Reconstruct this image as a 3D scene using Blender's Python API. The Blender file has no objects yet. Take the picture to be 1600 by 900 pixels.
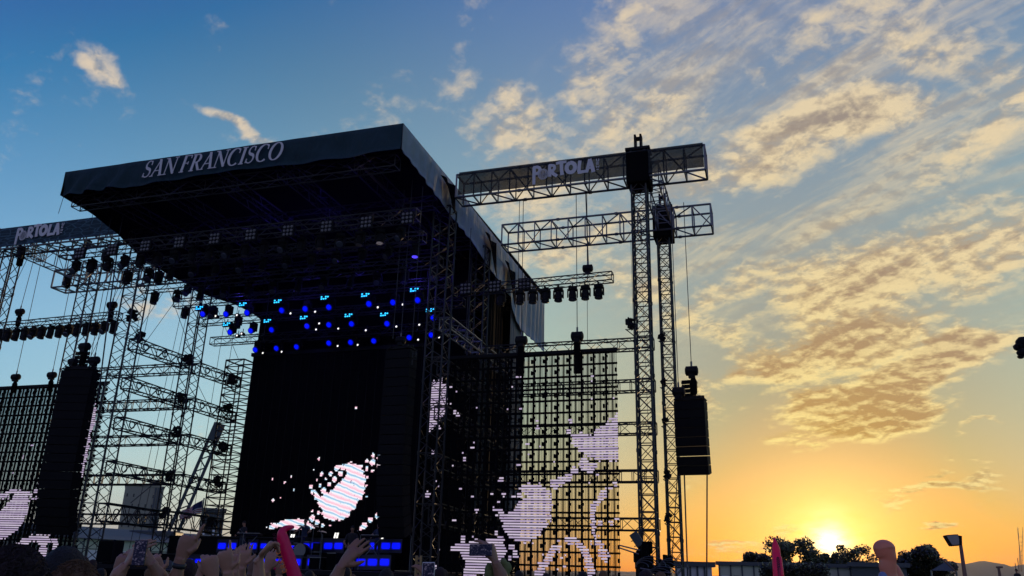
import bpy, bmesh, math, random
from math import radians as rad, sin, cos, pi, exp, hypot, atan2
from mathutils import Vector, Matrix

scene = bpy.context.scene
COL = scene.collection
random.seed(7)

# ------------------------------------------------------------------ camera
cam_d = bpy.data.cameras.new('camera')
cam = bpy.data.objects.new('camera', cam_d)
COL.objects.link(cam)
scene.camera = cam
cam_d.lens = 36 * 1270 / 1600
cam_d.clip_start = 0.05
cam_d.clip_end = 60000
CAM_Z = 1.75
cam.matrix_world = (Matrix.Translation((0, 0, CAM_Z)) @ Matrix.Rotation(rad(90 + 19.2), 4, 'X')
                    @ Matrix.Rotation(rad(1.6), 4, 'Z'))

# ------------------------------------------------------------------ view
scene.view_settings.view_transform = 'Standard'
scene.view_settings.look = 'None'
scene.view_settings.gamma = 1
scene.view_settings.use_curve_mapping = False
scene.view_settings.exposure = 0.0
scene.render.engine = 'CYCLES'
scene.cycles.max_bounces = 5
scene.cycles.diffuse_bounces = 2
scene.cycles.glossy_bounces = 2
scene.cycles.transmission_bounces = 2
scene.cycles.transparent_max_bounces = 24
scene.cycles.use_denoising = True

# ------------------------------------------------------------------ sky
SUN_AZ, SUN_EL = 20.94, 1.95
SUN_DIR = (sin(rad(SUN_AZ)) * cos(rad(SUN_EL)), cos(rad(SUN_AZ)) * cos(rad(SUN_EL)), sin(rad(SUN_EL)))
world = bpy.data.worlds.new('World')
scene.world = world
world.use_nodes = True
world.cycles.sampling_method = 'MANUAL'
world.cycles.sample_map_resolution = 512


class NT:
    """small wrapper that writes node maths as calls"""
    def __init__(s, tree):
        s.t = tree

    def node(s, kind, **kw):
        n = s.t.nodes.new(kind)
        for k, v in kw.items():
            setattr(n, k, v)
        return n

    def put(s, sock, v):
        if hasattr(v, 'is_output') or hasattr(v, 'links'):
            s.t.links.new(v, sock)
        else:
            sock.default_value = v

    def m(s, op, *a, clamp=False):
        n = s.node('ShaderNodeMath', operation=op, use_clamp=clamp)
        for i, v in enumerate(a):
            s.put(n.inputs[i], v)
        return n.outputs[0]

    def vm(s, op, *a):
        n = s.node('ShaderNodeVectorMath', operation=op)
        for i, v in enumerate(a):
            s.put(n.inputs[i], v)
        return n.outputs['Value'] if op in ('DOT_PRODUCT', 'LENGTH') else n.outputs['Vector']

    def scale(s, v, f):
        n = s.node('ShaderNodeVectorMath', operation='SCALE')
        s.put(n.inputs[0], v)
        s.put(n.inputs['Scale'], f)
        return n.outputs[0]

    def ss(s, v, a, b, c=0.0, d=1.0, kind='SMOOTHSTEP'):
        n = s.node('ShaderNodeMapRange', interpolation_type=kind)
        for i, q in enumerate((v, a, b, c, d)):
            s.put(n.inputs[i], q)
        return n.outputs[0]

    def mix(s, f, a, b, blend='MIX'):
        n = s.node('ShaderNodeMix', data_type='RGBA', blend_type=blend)
        s.put(n.inputs[0], f)
        s.put(n.inputs[6], a)
        s.put(n.inputs[7], b)
        return n.outputs[2]

    def noise(s, vec, scale, detail=4.0, rough=0.5, dist=0.0, dims='3D'):
        n = s.node('ShaderNodeTexNoise', noise_dimensions=dims)
        if vec is not None:
            s.put(n.inputs['Vector'], vec)
        n.inputs['Scale'].default_value = scale
        n.inputs['Detail'].default_value = detail
        n.inputs['Roughness'].default_value = rough
        n.inputs['Distortion'].default_value = dist
        return n.outputs['Fac']

    def xyz(s, x, y, z):
        n = s.node('ShaderNodeCombineXYZ')
        for i, v in enumerate((x, y, z)):
            s.put(n.inputs[i], v)
        return n.outputs[0]


def build_sky():
    t = NT(world.node_tree)
    t.t.nodes.clear()
    dirv = t.vm('NORMALIZE', t.node('ShaderNodeTexCoord').outputs['Generated'])
    sep = t.node('ShaderNodeSeparateXYZ')
    t.put(sep.inputs[0], dirv)
    X, Y, Z = sep.outputs
    deg = 180 / pi
    el = t.m('MULTIPLY', t.m('ARCSINE', Z), deg)
    elp = t.m('MAXIMUM', el, 0.0)
    az = t.m('MULTIPLY', t.m('ARCTAN2', X, Y), deg)
    ang = t.m('MULTIPLY', t.m('ARCCOSINE', t.m('MINIMUM', t.vm('DOT_PRODUCT', dirv, SUN_DIR), 1.0)), deg)

    def ex(v, k):
        return t.m('EXPONENT', t.m('MULTIPLY', v, -1.0 / k))
    # clear dusk air: what the Nishita sky leaves out at this exposure
    K = [(-0.2945, -0.2683, 0.3216), (-0.2205, -0.7351, -0.4289), (0.5248, 1.0393, 0.4455),
         (-0.3256, 1.7503, 1.0448), (-1.7904, -2.7717, -1.3348), (1.1251, 1.2025, 0.0982)]
    basis = [ex(elp, 6), ex(elp, 20), ex(ang, 5), ex(ang, 12), ex(ang, 35)]
    acc = K[0]
    for b, k in zip(basis, K[1:]):
        acc = t.vm('ADD', acc, t.scale(k, b))
    base = t.vm('MAXIMUM', acc, (0.02, 0.05, 0.10))
    # paler blue away from the sun, soft warm dusk light opposite it
    base = t.vm('ADD', base, t.scale((0.03, 0.02, 0.12), t.m('MULTIPLY', t.ss(az, -5, -22), t.ss(el, 27, 13))))
    base = t.vm('ADD', base, t.scale((0.07, 0.04, -0.03), t.m('MULTIPLY', t.ss(az, -5, -22), t.ss(el, 10, 3))))
    base = t.vm('ADD', base, t.scale((-0.015, -0.02, -0.085), t.m('MULTIPLY', t.ss(az, 8, -20), t.ss(el, 22, 34))))
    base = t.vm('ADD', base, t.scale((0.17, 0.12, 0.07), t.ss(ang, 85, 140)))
    base = t.vm('ADD', base, t.scale((0.0, -0.12, -0.22), t.m('MULTIPLY', t.m('MULTIPLY', ex(elp, 4.5), ex(ang, 22)), t.ss(ang, 2.5, 8))))
    # white core of the low sun behind thin cloud
    core = t.m('MULTIPLY', ex(ang, 0.62), 3.6)
    core = t.m('MULTIPLY', core, t.ss(t.noise(t.vm('MULTIPLY', t.xyz(az, el, 0.0), (0.55, 1.5, 1.0)), 1.0, 3, 0.6), 0.25, 0.65, 0.35, 1.35))
    halo = t.m('MULTIPLY', ex(ang, 3.6), 0.55)
    base = t.vm('ADD', base, t.scale((1.0, 0.93, 0.72), core))
    base = t.vm('ADD', base, t.scale((1.0, 0.80, 0.02), halo))

    # clouds: where the banks lie (azimuth, elevation, half length, half width, tilt, weight)
    BANKS = [(22.63, 29.33, 7.92, 1.59, 8.2, 0.8), (15.52, 27.44, 8.99, 2.17, 5.9, 0.7), (7.89, 34.12, 7.34, 2.97, 50.3, 0.5),
             (21.43, 34.81, 7.16, 2.02, -2.3, 0.4), (32.06, 32.22, 6.07, 1.87, -25.1, 0.55), (31.63, 25.27, 5.71, 2.34, 13.1, 0.55),
             (18.13, 19.65, 6.38, 1.29, 16.2, 0.6), (23.82, 17.45, 5.84, 4.5, 9.0, 0.85), (18.11, 14.05, 7.15, 2.16, -26.1, 0.75),
             (25.54, 11.95, 6.94, 1.66, 11.2, 1.0), (21.06, 10.14, 3.49, 1.85, -2.5, 0.9), (30.69, 19.46, 5.3, 3.49, 11.7, 0.65),
             (33.27, 21.78, 3.43, 2.32, -11.6, 0.6), (-0.34, 29.9, 4.52, 2.68, -16.7, 0.55), (4.28, 22.41, 6.24, 3.38, 8.1, 0.65),
             (-2.49, 31.99, 3.1, 1.3, -6.6, 0.4), (2.77, 26.43, 5.44, 2.69, 8.1, 0.5), (9.86, 31.49, 5.88, 2.62, 8.4, 0.55),
             (-21.59, 28.54, 2.78, 0.55, -8.3, 0.6), (-30.52, 29.71, 1.76, 0.8, -19.3, 0.45), (-24.58, 14.84, 2.19, 1.02, -2.6, 0.6),
             (-22.68, 15.52, 2.04, 1.25, 7.5, 0.5), (27.57, 5.01, 2.92, 0.52, 4.4, 0.85), (15.59, 1.66, 2.39, 0.39, 4.0, 0.6),
             (28.1, 6.32, 1.37, 0.31, -1.7, 0.5), (29.87, 9.11, 1.69, 0.27, -3.5, 0.5), (26.56, 35.05, 8.19, 1.57, -0.7, 0.35),
             (34.34, 29.71, 3.57, 1.89, -5.6, 0.4), (18.39, 2.18, 1.95, 0.54, 5.8, 0.5), (31.84, 13.0, 2.03, 0.95, 5.0, 0.3),
             (6.67, 19.7, 4.22, 1.79, 3.5, 0.45), (11.96, 12.52, 2.59, 1.75, -16.2, 0.55)]
    # wobble the bank outlines
    zc = t.m('ADD', Z, 0.26)
    plane = t.xyz(t.m('DIVIDE', X, zc), t.m('DIVIDE', Y, zc), 0.0)
    wob = t.node('ShaderNodeTexNoise')
    t.put(wob.inputs['Vector'], plane)
    wob.inputs['Scale'].default_value = 4.0
    wob.inputs['Detail'].default_value = 4
    wv = t.scale(t.vm('SUBTRACT', wob.outputs['Color'], (0.5, 0.5, 0.5)), 7.0)
    pos = t.vm('ADD', t.xyz(az, el, 0.0), wv)
    env = 0.0
    for (a0, e0, la, lb, ti, w) in BANKS:
        mp = t.node('ShaderNodeMapping', vector_type='TEXTURE')
        t.put(mp.inputs['Vector'], pos)
        mp.inputs['Location'].default_value = (a0, e0, 0)
        mp.inputs['Rotation'].default_value = (0, 0, rad(ti))
        mp.inputs['Scale'].default_value = (la, lb, 1)
        fl = t.vm('MULTIPLY', mp.outputs[0], (1, 1, 0))
        env = t.m('MAXIMUM', env, t.ss(t.vm('LENGTH', fl), 0.3, 1.7, w, 0.0))
    # cloud texture on a flat layer, drawn out along the wind

    def density(vec, e):
        mp = t.node('ShaderNodeMapping', vector_type='TEXTURE')
        mp.inputs['Rotation'].default_value = (0, 0, rad(128))
        mp.inputs['Scale'].default_value = (1.55, 0.72, 1.0)
        t.put(mp.inputs['Vector'], vec)
        big = t.noise(mp.outputs[0], 3.6, 8, 0.62, 0.3)
        puff = t.noise(vec, 30.0, 4, 0.6, 0.3)
        n = t.m('ADD', t.m('MULTIPLY', t.m('SUBTRACT', big, 0.5), 2.0), t.m('MULTIPLY', t.m('SUBTRACT', puff, 0.5), 0.8))
        return t.m('ADD', e, n)
    env = t.m('SUBTRACT', env, t.ss(az, -10, -22, 0, 0.10))
    d0 = density(plane, env)
    off = t.vm('ADD', plane, (sin(rad(SUN_AZ)) * 0.03, cos(rad(SUN_AZ)) * 0.03, 0))
    d1 = density(off, env)
    alpha = t.m('MULTIPLY', t.ss(d0, 0.16, 0.80), 0.97)
    ms = t.node('ShaderNodeMapping', vector_type='TEXTURE')
    ms.inputs['Rotation'].default_value = (0, 0, rad(128))
    ms.inputs['Scale'].default_value = (1.6, 0.42, 1.0)
    t.put(ms.inputs['Vector'], plane)
    streak = t.noise(ms.outputs[0], 2.6, 8, 0.66, 0.5)
    zone = t.m('MULTIPLY', t.ss(az, -6, 14), t.m('MULTIPLY', t.ss(el, 12, 22), t.ss(el, 60, 38)))
    veil = t.m('MULTIPLY', t.m('MULTIPLY', t.ss(streak, 0.44, 0.70), 0.75), zone)
    alpha = t.m('MAXIMUM', alpha, veil)
    thick = t.ss(d0, 0.45, 1.15)
    edge = t.ss(t.m('SUBTRACT', d0, d1), -0.22, 0.24)
    near = ex(ang, 17)
    lit = t.m('MULTIPLY', t.m('SUBTRACT', 1.0, t.m('MULTIPLY', thick, t.m('ADD', 0.45, t.m('MULTIPLY', near, 0.9), clamp=True))), 0.70)
    lit = t.m('ADD', lit, t.m('MULTIPLY', t.m('SUBTRACT', edge, 0.40), 1.15), clamp=True)
    near = ex(ang, 17)
    c_lit = t.mix(t.m('MULTIPLY', near, 1.35, clamp=True), (0.72, 0.60, 0.47, 1), (1.0, 0.76, 0.24, 1))
    c_drk = t.mix(t.m('MULTIPLY', near, 1.5, clamp=True), (0.27, 0.28, 0.30, 1), (0.50, 0.27, 0.07, 1))
    cloud = t.mix(lit, c_drk, c_lit)
    # brighter rims close to the sun
    cloud = t.vm('ADD', cloud, t.scale((1.0, 0.75, 0.2), t.m('MULTIPLY', ex(ang, 4.5), 0.5)))

    sky = t.node('ShaderNodeTexSky', sky_type='NISHITA', sun_disc=False)
    sky.sun_elevation = rad(2.0)
    sky.sun_rotation = rad(SUN_AZ)
    bg_n = t.node('ShaderNodeBackground')
    t.put(bg_n.inputs[0], sky.outputs[0])
    bg_n.inputs[1].default_value = 0.05
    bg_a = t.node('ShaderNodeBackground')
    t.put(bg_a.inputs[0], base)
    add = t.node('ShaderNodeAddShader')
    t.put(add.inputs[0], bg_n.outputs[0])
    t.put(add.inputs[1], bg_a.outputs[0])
    bg_c = t.node('ShaderNodeBackground')
    t.put(bg_c.inputs[0], cloud)
    mx = t.node('ShaderNodeMixShader')
    t.put(mx.inputs[0], alpha)
    t.put(mx.inputs[1], add.outputs[0])
    t.put(mx.inputs[2], bg_c.outputs[0])
    out = t.node('ShaderNodeOutputWorld')
    t.put(out.inputs[0], mx.outputs[0])


build_sky()

sun_d = bpy.data.lights.new('sun', 'SUN')
sun_d.energy = 2.0
sun_d.angle = rad(0.6)
sun_d.color = (1.0, 0.68, 0.36)
sun = bpy.data.objects.new('sun', sun_d)
COL.objects.link(sun)
sun.rotation_euler = Vector(SUN_DIR).to_track_quat('Z', 'Y').to_euler()

# ------------------------------------------------------------------ materials
MATS = {}


def mat(name, col, rough=0.6, metal=0.0, vary=0.25, scale=6.0, bump=0.0, bscale=30.0, emit=None, estr=0.0, spec=0.5, trans=0.0):
    """principled surface whose colour wanders a little with noise"""
    m = bpy.data.materials.new(name)
    m.use_nodes = True
    t = NT(m.node_tree)
    p = t.t.nodes['Principled BSDF']
    co = t.node('ShaderNodeTexCoord').outputs['Object']
    n = t.noise(co, scale, 5, 0.6)
    lo = tuple(c * (1 - vary) for c in col) + (1,)
    hi = tuple(min(1, c * (1 + vary)) for c in col) + (1,)
    t.put(p.inputs['Base Color'], t.mix(n, lo, hi))
    t.put(p.inputs['Roughness'], t.ss(n, 0.2, 0.8, max(0.05, rough - 0.12), min(1, rough + 0.12), 'LINEAR'))
    p.inputs['Metallic'].default_value = metal
    p.inputs['Specular IOR Level'].default_value = spec
    if bump:
        b = t.node('ShaderNodeBump')
        b.inputs['Strength'].default_value = bump
        b.inputs['Distance'].default_value = 0.05
        t.put(b.inputs['Height'], t.noise(co, bscale, 6, 0.6))
        t.put(p.inputs['Normal'], b.outputs[0])
    if emit:
        p.inputs['Emission Color'].default_value = (*emit, 1)
        p.inputs['Emission Strength'].default_value = estr
    MATS[name] = m
    return m


mat('aluminium', (0.13, 0.135, 0.14), 0.38, 0.7, 0.3, 3)
mat('dark_truss', (0.013, 0.013, 0.014), 0.5, 0.2, 0.4, 3)
mat('black_metal', (0.008, 0.008, 0.009), 0.7, 0.0, 0.4, 5, spec=0.15)
mat('black_plastic', (0.008, 0.008, 0.009), 0.7, 0.0, 0.4, 8, spec=0.12)
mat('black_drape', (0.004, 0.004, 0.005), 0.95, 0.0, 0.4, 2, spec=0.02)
mat('black_lacquer', (0.006, 0.006, 0.007), 0.7, 0, 0.3, 4, spec=0.08)
mat('speaker_grille', (0.003, 0.004, 0.005), 0.9, 0.0, 0.3, 60, spec=0.04)
mat('wall_frame', (0.006, 0.006, 0.007), 1.0, 0, 0.2, 3, spec=0.0)
mat('cable', (0.03, 0.03, 0.033), 0.6, 0.2)
mat('steel_wire', (0.12, 0.12, 0.13), 0.5, 0.6)
mat('silver_print', (0.62, 0.60, 0.56), 0.6, 0, 0.08, 3)
mat('asphalt', (0.05, 0.048, 0.046), 0.9, 0, 0.35, 0.8, 0.4, 40)
mat('concrete', (0.25, 0.25, 0.18), 0.9, 0, 0.25, 0.15, 0.3, 2)
mat('pale_wall', (0.46, 0.50, 0.36), 0.7, 0, 0.12, 0.3)
mat('grey_roofing', (0.075, 0.09, 0.09), 0.8, 0, 0.2, 0.2)
mat('white_paint', (0.62, 0.63, 0.62), 0.5, 0, 0.12, 0.5)
mat('dark_glass', (0.02, 0.025, 0.03), 0.1, 0.0, 0.2)
mat('crane_paint', (0.028, 0.042, 0.046), 0.5, 0.2)
mat('bark', (0.05, 0.035, 0.025), 0.9, 0, 0.4, 4)
mat('hill_grass', (0.11, 0.085, 0.05), 0.95, 0, 0.3, 0.004)
mat('rust_steel', (0.18, 0.10, 0.07), 0.7, 0.3)
mat('skin_light', (0.33, 0.17, 0.10), 0.5, 0, 0.14, 14, 0.15, 90)
mat('skin_tan', (0.26, 0.125, 0.07), 0.5, 0, 0.14, 14, 0.15, 90)
mat('skin_brown', (0.12, 0.06, 0.035), 0.5, 0, 0.14, 14, 0.15, 90)
mat('nail_red', (0.45, 0.02, 0.06), 0.25)
mat('shirt_black', (0.015, 0.015, 0.018), 0.9, 0, 0.3, 20, 0.4, 12)
mat('shirt_navy', (0.02, 0.03, 0.07), 0.9, 0, 0.3, 20, 0.4, 12)
mat('shirt_olive', (0.14, 0.16, 0.05), 0.9, 0, 0.3, 20, 0.4, 12)
mat('shirt_plum', (0.08, 0.02, 0.05), 0.9, 0, 0.3, 20, 0.4, 12)
mat('shirt_grey', (0.12, 0.12, 0.13), 0.9, 0, 0.3, 20, 0.4, 12)
mat('trousers', (0.03, 0.035, 0.05), 0.9)
mat('hair_black', (0.007, 0.006, 0.005), 0.8, 0, 0.4, 60, 0.9, 70)
mat('hair_auburn', (0.022, 0.007, 0.007), 0.8, 0, 0.5, 50, 0.9, 70)
mat('hair_curly', (0.16, 0.08, 0.03), 0.8, 0, 0.6, 45, 0.9, 60)
mat('cap_cloth', (0.02, 0.022, 0.03), 0.85)
mat('wristband', (0.012, 0.012, 0.014), 0.5)
mat('phone_body', (0.015, 0.015, 0.018), 0.25)
mat('phone_case_pale', (0.5, 0.5, 0.47), 0.5)
mat('text_dark', (0.10, 0.0, 0.03), 0.6)
mat('text_orange', (0.85, 0.22, 0.03), 0.5)
mat('tan_post', (0.30, 0.20, 0.08), 0.8)
mat('flag_cloth', (0.5, 0.5, 0.5), 0.9)
mat('glow_blue', (0, 0, 0.1), 0.4, emit=(0.0, 0.005, 1.0), estr=1.3)
mat('glow_cyan', (0, 0.2, 0.5), 0.4, emit=(0.03, 0.55, 1.0), estr=1.9)
mat('glow_white', (0.5, 0.5, 0.5), 0.4, emit=(1.0, 0.97, 0.88), estr=1.3)
mat('lens_dark', (0.05, 0.06, 0.08), 0.08, 0.0, 0.1, spec=1.0)
mat('lamp_pale', (0.13, 0.125, 0.12), 0.3, 0.0)


def led_panel_blue():
    m = bpy.data.materials.new('led_panel_blue')
    m.use_nodes = True
    t = NT(m.node_tree)
    p = t.t.nodes['Principled BSDF']
    p.inputs['Base Color'].default_value = (0.0, 0.0, 0.03, 1)
    co = t.node('ShaderNodeTexCoord').outputs['Object']
    sp = t.node('ShaderNodeSeparateXYZ')
    t.put(sp.inputs[0], co)
    # object x,z run -0.5..0.5 over one panel: soft-edged block of lit diodes
    a = t.ss(t.m('ABSOLUTE', sp.outputs[0]), 0.22, 0.46, 1, 0)
    b = t.ss(t.m('ABSOLUTE', sp.outputs[2]), 0.10, 0.30, 1, 0)
    p.inputs['Emission Color'].default_value = (0.0, 0.004, 1, 1)
    t.put(p.inputs['Emission Strength'], t.m('MULTIPLY', t.m('MULTIPLY', a, b), 1.6))
    MATS['led_panel_blue'] = m


led_panel_blue()


def fabric(name, col, folds, trans=0.12, axis=(1, 0.4), rough=0.85, leaf=False):
    """hanging cloth: long creases as bump, a little light through it"""
    m = bpy.data.materials.new(name)
    m.use_nodes = True
    t = NT(m.node_tree)
    p = t.t.nodes['Principled BSDF']
    p.inputs['Roughness'].default_value = rough
    p.inputs['Specular IOR Level'].default_value = 0.25
    co = t.node('ShaderNodeTexCoord').outputs['Object']
    mp = t.node('ShaderNodeMapping')
    mp.inputs['Rotation'].default_value = (0, rad(25), 0)
    mp.inputs['Scale'].default_value = (1.0, 1.0, 0.28)
    t.put(mp.inputs[0], co)
    n = t.noise(mp.outputs[0], folds, 4, 0.55, 0.6)
    n2 = t.noise(co, 2.5, 5, 0.6)
    base = t.mix(n2, tuple(c * 0.75 for c in col) + (1,), tuple(c * 1.25 for c in col) + (1,))
    if leaf:                                              # printed leaf pattern: veins a shade lighter
        v = t.node('ShaderNodeTexVoronoi', feature='DISTANCE_TO_EDGE')
        mp2 = t.node('ShaderNodeMapping')
        mp2.inputs['Rotation'].default_value = (0, rad(-35), 0)
        mp2.inputs['Scale'].default_value = (1.0, 1.0, 3.2)
        t.put(mp2.inputs[0], co)
        t.put(v.inputs['Vector'], mp2.outputs[0])
        v.inputs['Scale'].default_value = 1.5
        base = t.mix(t.ss(v.outputs['Distance'], 0.02, 0.09, 1, 0), base, tuple(c * 2.6 for c in col) + (1,))
    t.put(p.inputs['Base Color'], base)
    b = t.node('ShaderNodeBump')
    b.inputs['Strength'].default_value = 0.9
    b.inputs['Distance'].default_value = 0.30
    t.put(b.inputs['Height'], n)
    t.put(p.inputs['Normal'], b.outputs[0])
    out = t.t.nodes['Material Output']
    tr = t.node('ShaderNodeBsdfTranslucent')
    tr.inputs[0].default_value = (*[min(1, c * 2.5) for c in col], 1)
    mx = t.node('ShaderNodeMixShader')
    mx.inputs[0].default_value = trans
    t.put(mx.inputs[1], p.outputs[0])
    t.put(mx.inputs[2], tr.outputs[0])
    t.put(out.inputs[0], mx.outputs[0])
    MATS[name] = m


fabric('fascia_cloth', (0.016, 0.042, 0.050), 1.6, 0.05)
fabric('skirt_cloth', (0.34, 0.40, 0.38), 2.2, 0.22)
fabric('side_tarp', (0.24, 0.24, 0.21), 0.9, 0.25)


def scrim(name, col, open_):
    m = bpy.data.materials.new(name)
    m.use_nodes = True
    t = NT(m.node_tree)
    p = t.t.nodes['Principled BSDF']
    p.inputs['Roughness'].default_value = 0.9
    co = t.node('ShaderNodeTexCoord').outputs['Object']
    v = t.node('ShaderNodeTexVoronoi', feature='DISTANCE_TO_EDGE')
    mp2 = t.node('ShaderNodeMapping')
    mp2.inputs['Rotation'].default_value = (0, rad(-35), 0)
    mp2.inputs['Scale'].default_value = (1.0, 1.0, 3.0)
    t.put(mp2.inputs[0], co)
    t.put(v.inputs['Vector'], mp2.outputs[0])
    v.inputs['Scale'].default_value = 1.3
    n2 = t.noise(co, 3, 4, 0.6)
    base = t.mix(n2, tuple(c * 0.7 for c in col) + (1,), tuple(c * 1.3 for c in col) + (1,))
    base = t.mix(t.ss(v.outputs['Distance'], 0.02, 0.08, 1, 0), base, tuple(c * 0.35 for c in col) + (1,))
    t.put(p.inputs['Base Color'], base)
    tr = t.node('ShaderNodeBsdfTranslucent')
    tr.inputs[0].default_value = (0.05, 0.055, 0.055, 1)
    mx = t.node('ShaderNodeMixShader')
    mx.inputs[0].default_value = 0.45
    t.put(mx.inputs[1], p.outputs[0])
    t.put(mx.inputs[2], tr.outputs[0])
    tp = t.node('ShaderNodeBsdfTransparent')
    m2 = t.node('ShaderNodeMixShader')
    m2.inputs[0].default_value = open_
    t.put(m2.inputs[1], mx.outputs[0])
    t.put(m2.inputs[2], tp.outputs[0])
    t.put(t.t.nodes['Material Output'].inputs[0], m2.outputs[0])
    MATS[name] = m


scrim('scrim', (0.05, 0.06, 0.06), 0.22)
fabric('banner_cloth', (0.022, 0.045, 0.055), 1.1, 0.03, leaf=True)


def led_picture(name, cols, pitch, slope, estr):
    """lit diodes of a video wall, coloured in slanting bands as the picture on it is"""
    m = bpy.data.materials.new(name)
    m.use_nodes = True
    t = NT(m.node_tree)
    p = t.t.nodes['Principled BSDF']
    p.inputs['Base Color'].default_value = (0.02, 0.02, 0.02, 1)
    co = t.node('ShaderNodeTexCoord').outputs['Object']
    sp = t.node('ShaderNodeSeparateXYZ')
    t.put(sp.inputs[0], co)
    wob = t.noise(co, 1.6, 3, 0.5)
    ph = t.m('ADD', t.m('ADD', sp.outputs[2], t.m('MULTIPLY', sp.outputs[0], slope)), t.m('MULTIPLY', wob, 0.25))
    fr = t.m('FRACT', t.m('DIVIDE', ph, pitch))
    r = t.node('ShaderNodeValToRGB')
    t.put(r.inputs[0], fr)
    e = r.color_ramp.elements
    e[0].position, e[0].color = 0.0, (*cols[0], 1)
    e[1].position, e[1].color = 1.0, (*cols[0], 1)
    for i, c in enumerate(cols[1:]):
        q = e.new((i + 1) / len(cols))
        q.color = (*c, 1)
    spk = t.ss(t.noise(co, 5.5, 3, 0.7), 0.30, 0.36)
    t.put(p.inputs['Emission Color'], t.mix(spk, (0.25, 0.15, 0.3, 1), r.outputs[0]))
    p.inputs['Emission Strength'].default_value = estr
    MATS[name] = m


led_picture('picture_main', [(1.0, 0.93, 0.99), (1.0, 0.50, 0.62), (0.98, 0.72, 0.82), (0.92, 0.95, 1.0), (0.22, 0.52, 0.74)], 0.36, 0.35, 1.05)
led_picture('picture_side', [(0.62, 0.50, 0.70), (0.46, 0.36, 0.56), (0.70, 0.60, 0.76)], 0.37, 0.05, 0.85)


def inflatable(name, col, trans=0.35):
    m = bpy.data.materials.new(name)
    m.use_nodes = True
    t = NT(m.node_tree)
    p = t.t.nodes['Principled BSDF']
    p.inputs['Base Color'].default_value = (*col, 1)
    p.inputs['Roughness'].default_value = 0.3
    co = t.node('ShaderNodeTexCoord').outputs['Object']
    b = t.node('ShaderNodeBump')
    b.inputs['Strength'].default_value = 0.4
    b.inputs['Distance'].default_value = 0.01
    t.put(b.inputs['Height'], t.noise(co, 25, 3, 0.5))
    t.put(p.inputs['Normal'], b.outputs[0])
    tr = t.node('ShaderNodeBsdfTranslucent')
    tr.inputs[0].default_value = (*col, 1)
    mx = t.node('ShaderNodeMixShader')
    mx.inputs[0].default_value = trans
    t.put(mx.inputs[1], p.outputs[0])
    t.put(mx.inputs[2], tr.outputs[0])
    t.put(t.t.nodes['Material Output'].inputs[0], mx.outputs[0])
    MATS[name] = m


inflatable('pink_vinyl', (0.85, 0.02, 0.16), 0.5)
inflatable('peach_vinyl', (0.78, 0.34, 0.20), 0.4)
inflatable('blue_vinyl', (0.22, 0.30, 0.50), 0.3)
inflatable('leaf', (0.06, 0.065, 0.02), 0.25)
inflatable('leaf_dark', (0.035, 0.035, 0.015), 0.15)


def stripes_flag():
    m = MATS['flag_cloth']
    t = NT(m.node_tree)
    p = t.t.nodes['Principled BSDF']
    co = t.node('ShaderNodeTexCoord').outputs['UV']
    sp = t.node('ShaderNodeSeparateXYZ')
    t.put(sp.inputs[0], co)
    st = t.m('GREATER_THAN', t.m('FRACT', t.m('MULTIPLY', sp.outputs[1], 6.5)), 0.5)
    c = t.mix(st, (0.45, 0.05, 0.06, 1), (0.75, 0.72, 0.70, 1))
    ca = t.m('MULTIPLY', t.m('LESS_THAN', sp.outputs[0], 0.4), t.m('GREATER_THAN', sp.outputs[1], 0.46))
    t.put(p.inputs['Base Color'], t.mix(ca, c, (0.03, 0.04, 0.15, 1)))


stripes_flag()

# ------------------------------------------------------------------ helpers
ROLL, PITCH = rad(1.6), rad(19.2)
_f = Vector((0, cos(PITCH), sin(PITCH)))
_u0 = Vector((0, -sin(PITCH), cos(PITCH)))
_r = Vector((1, 0, 0)) * cos(ROLL) + _u0 * sin(ROLL)
_u = _u0 * cos(ROLL) - Vector((1, 0, 0)) * sin(ROLL)
CAMP = Vector((0, 0, CAM_Z))


def at(x, y, dist):
    """the world point seen at photograph position (x, y), dist metres away along the ground"""
    d = _f * 1270 + _r * (x - 800) + _u * (450 - y)
    return CAMP + d * (dist / hypot(d.x, d.y))


def px_of(p):
    d = Vector(p) - CAMP
    z = d.dot(_f)
    return 800 + 1270 * d.dot(_r) / z, 450 - 1270 * d.dot(_u) / z


A = rad(17.8)
UV = Vector((cos(A), -sin(A), 0))       # along the stage front, to the right
DV = Vector((sin(A), cos(A), 0))        # into the stage
ZV = Vector((0, 0, 1))


def S(u, d, z):
    return UV * u + DV * d + ZV * z


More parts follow.
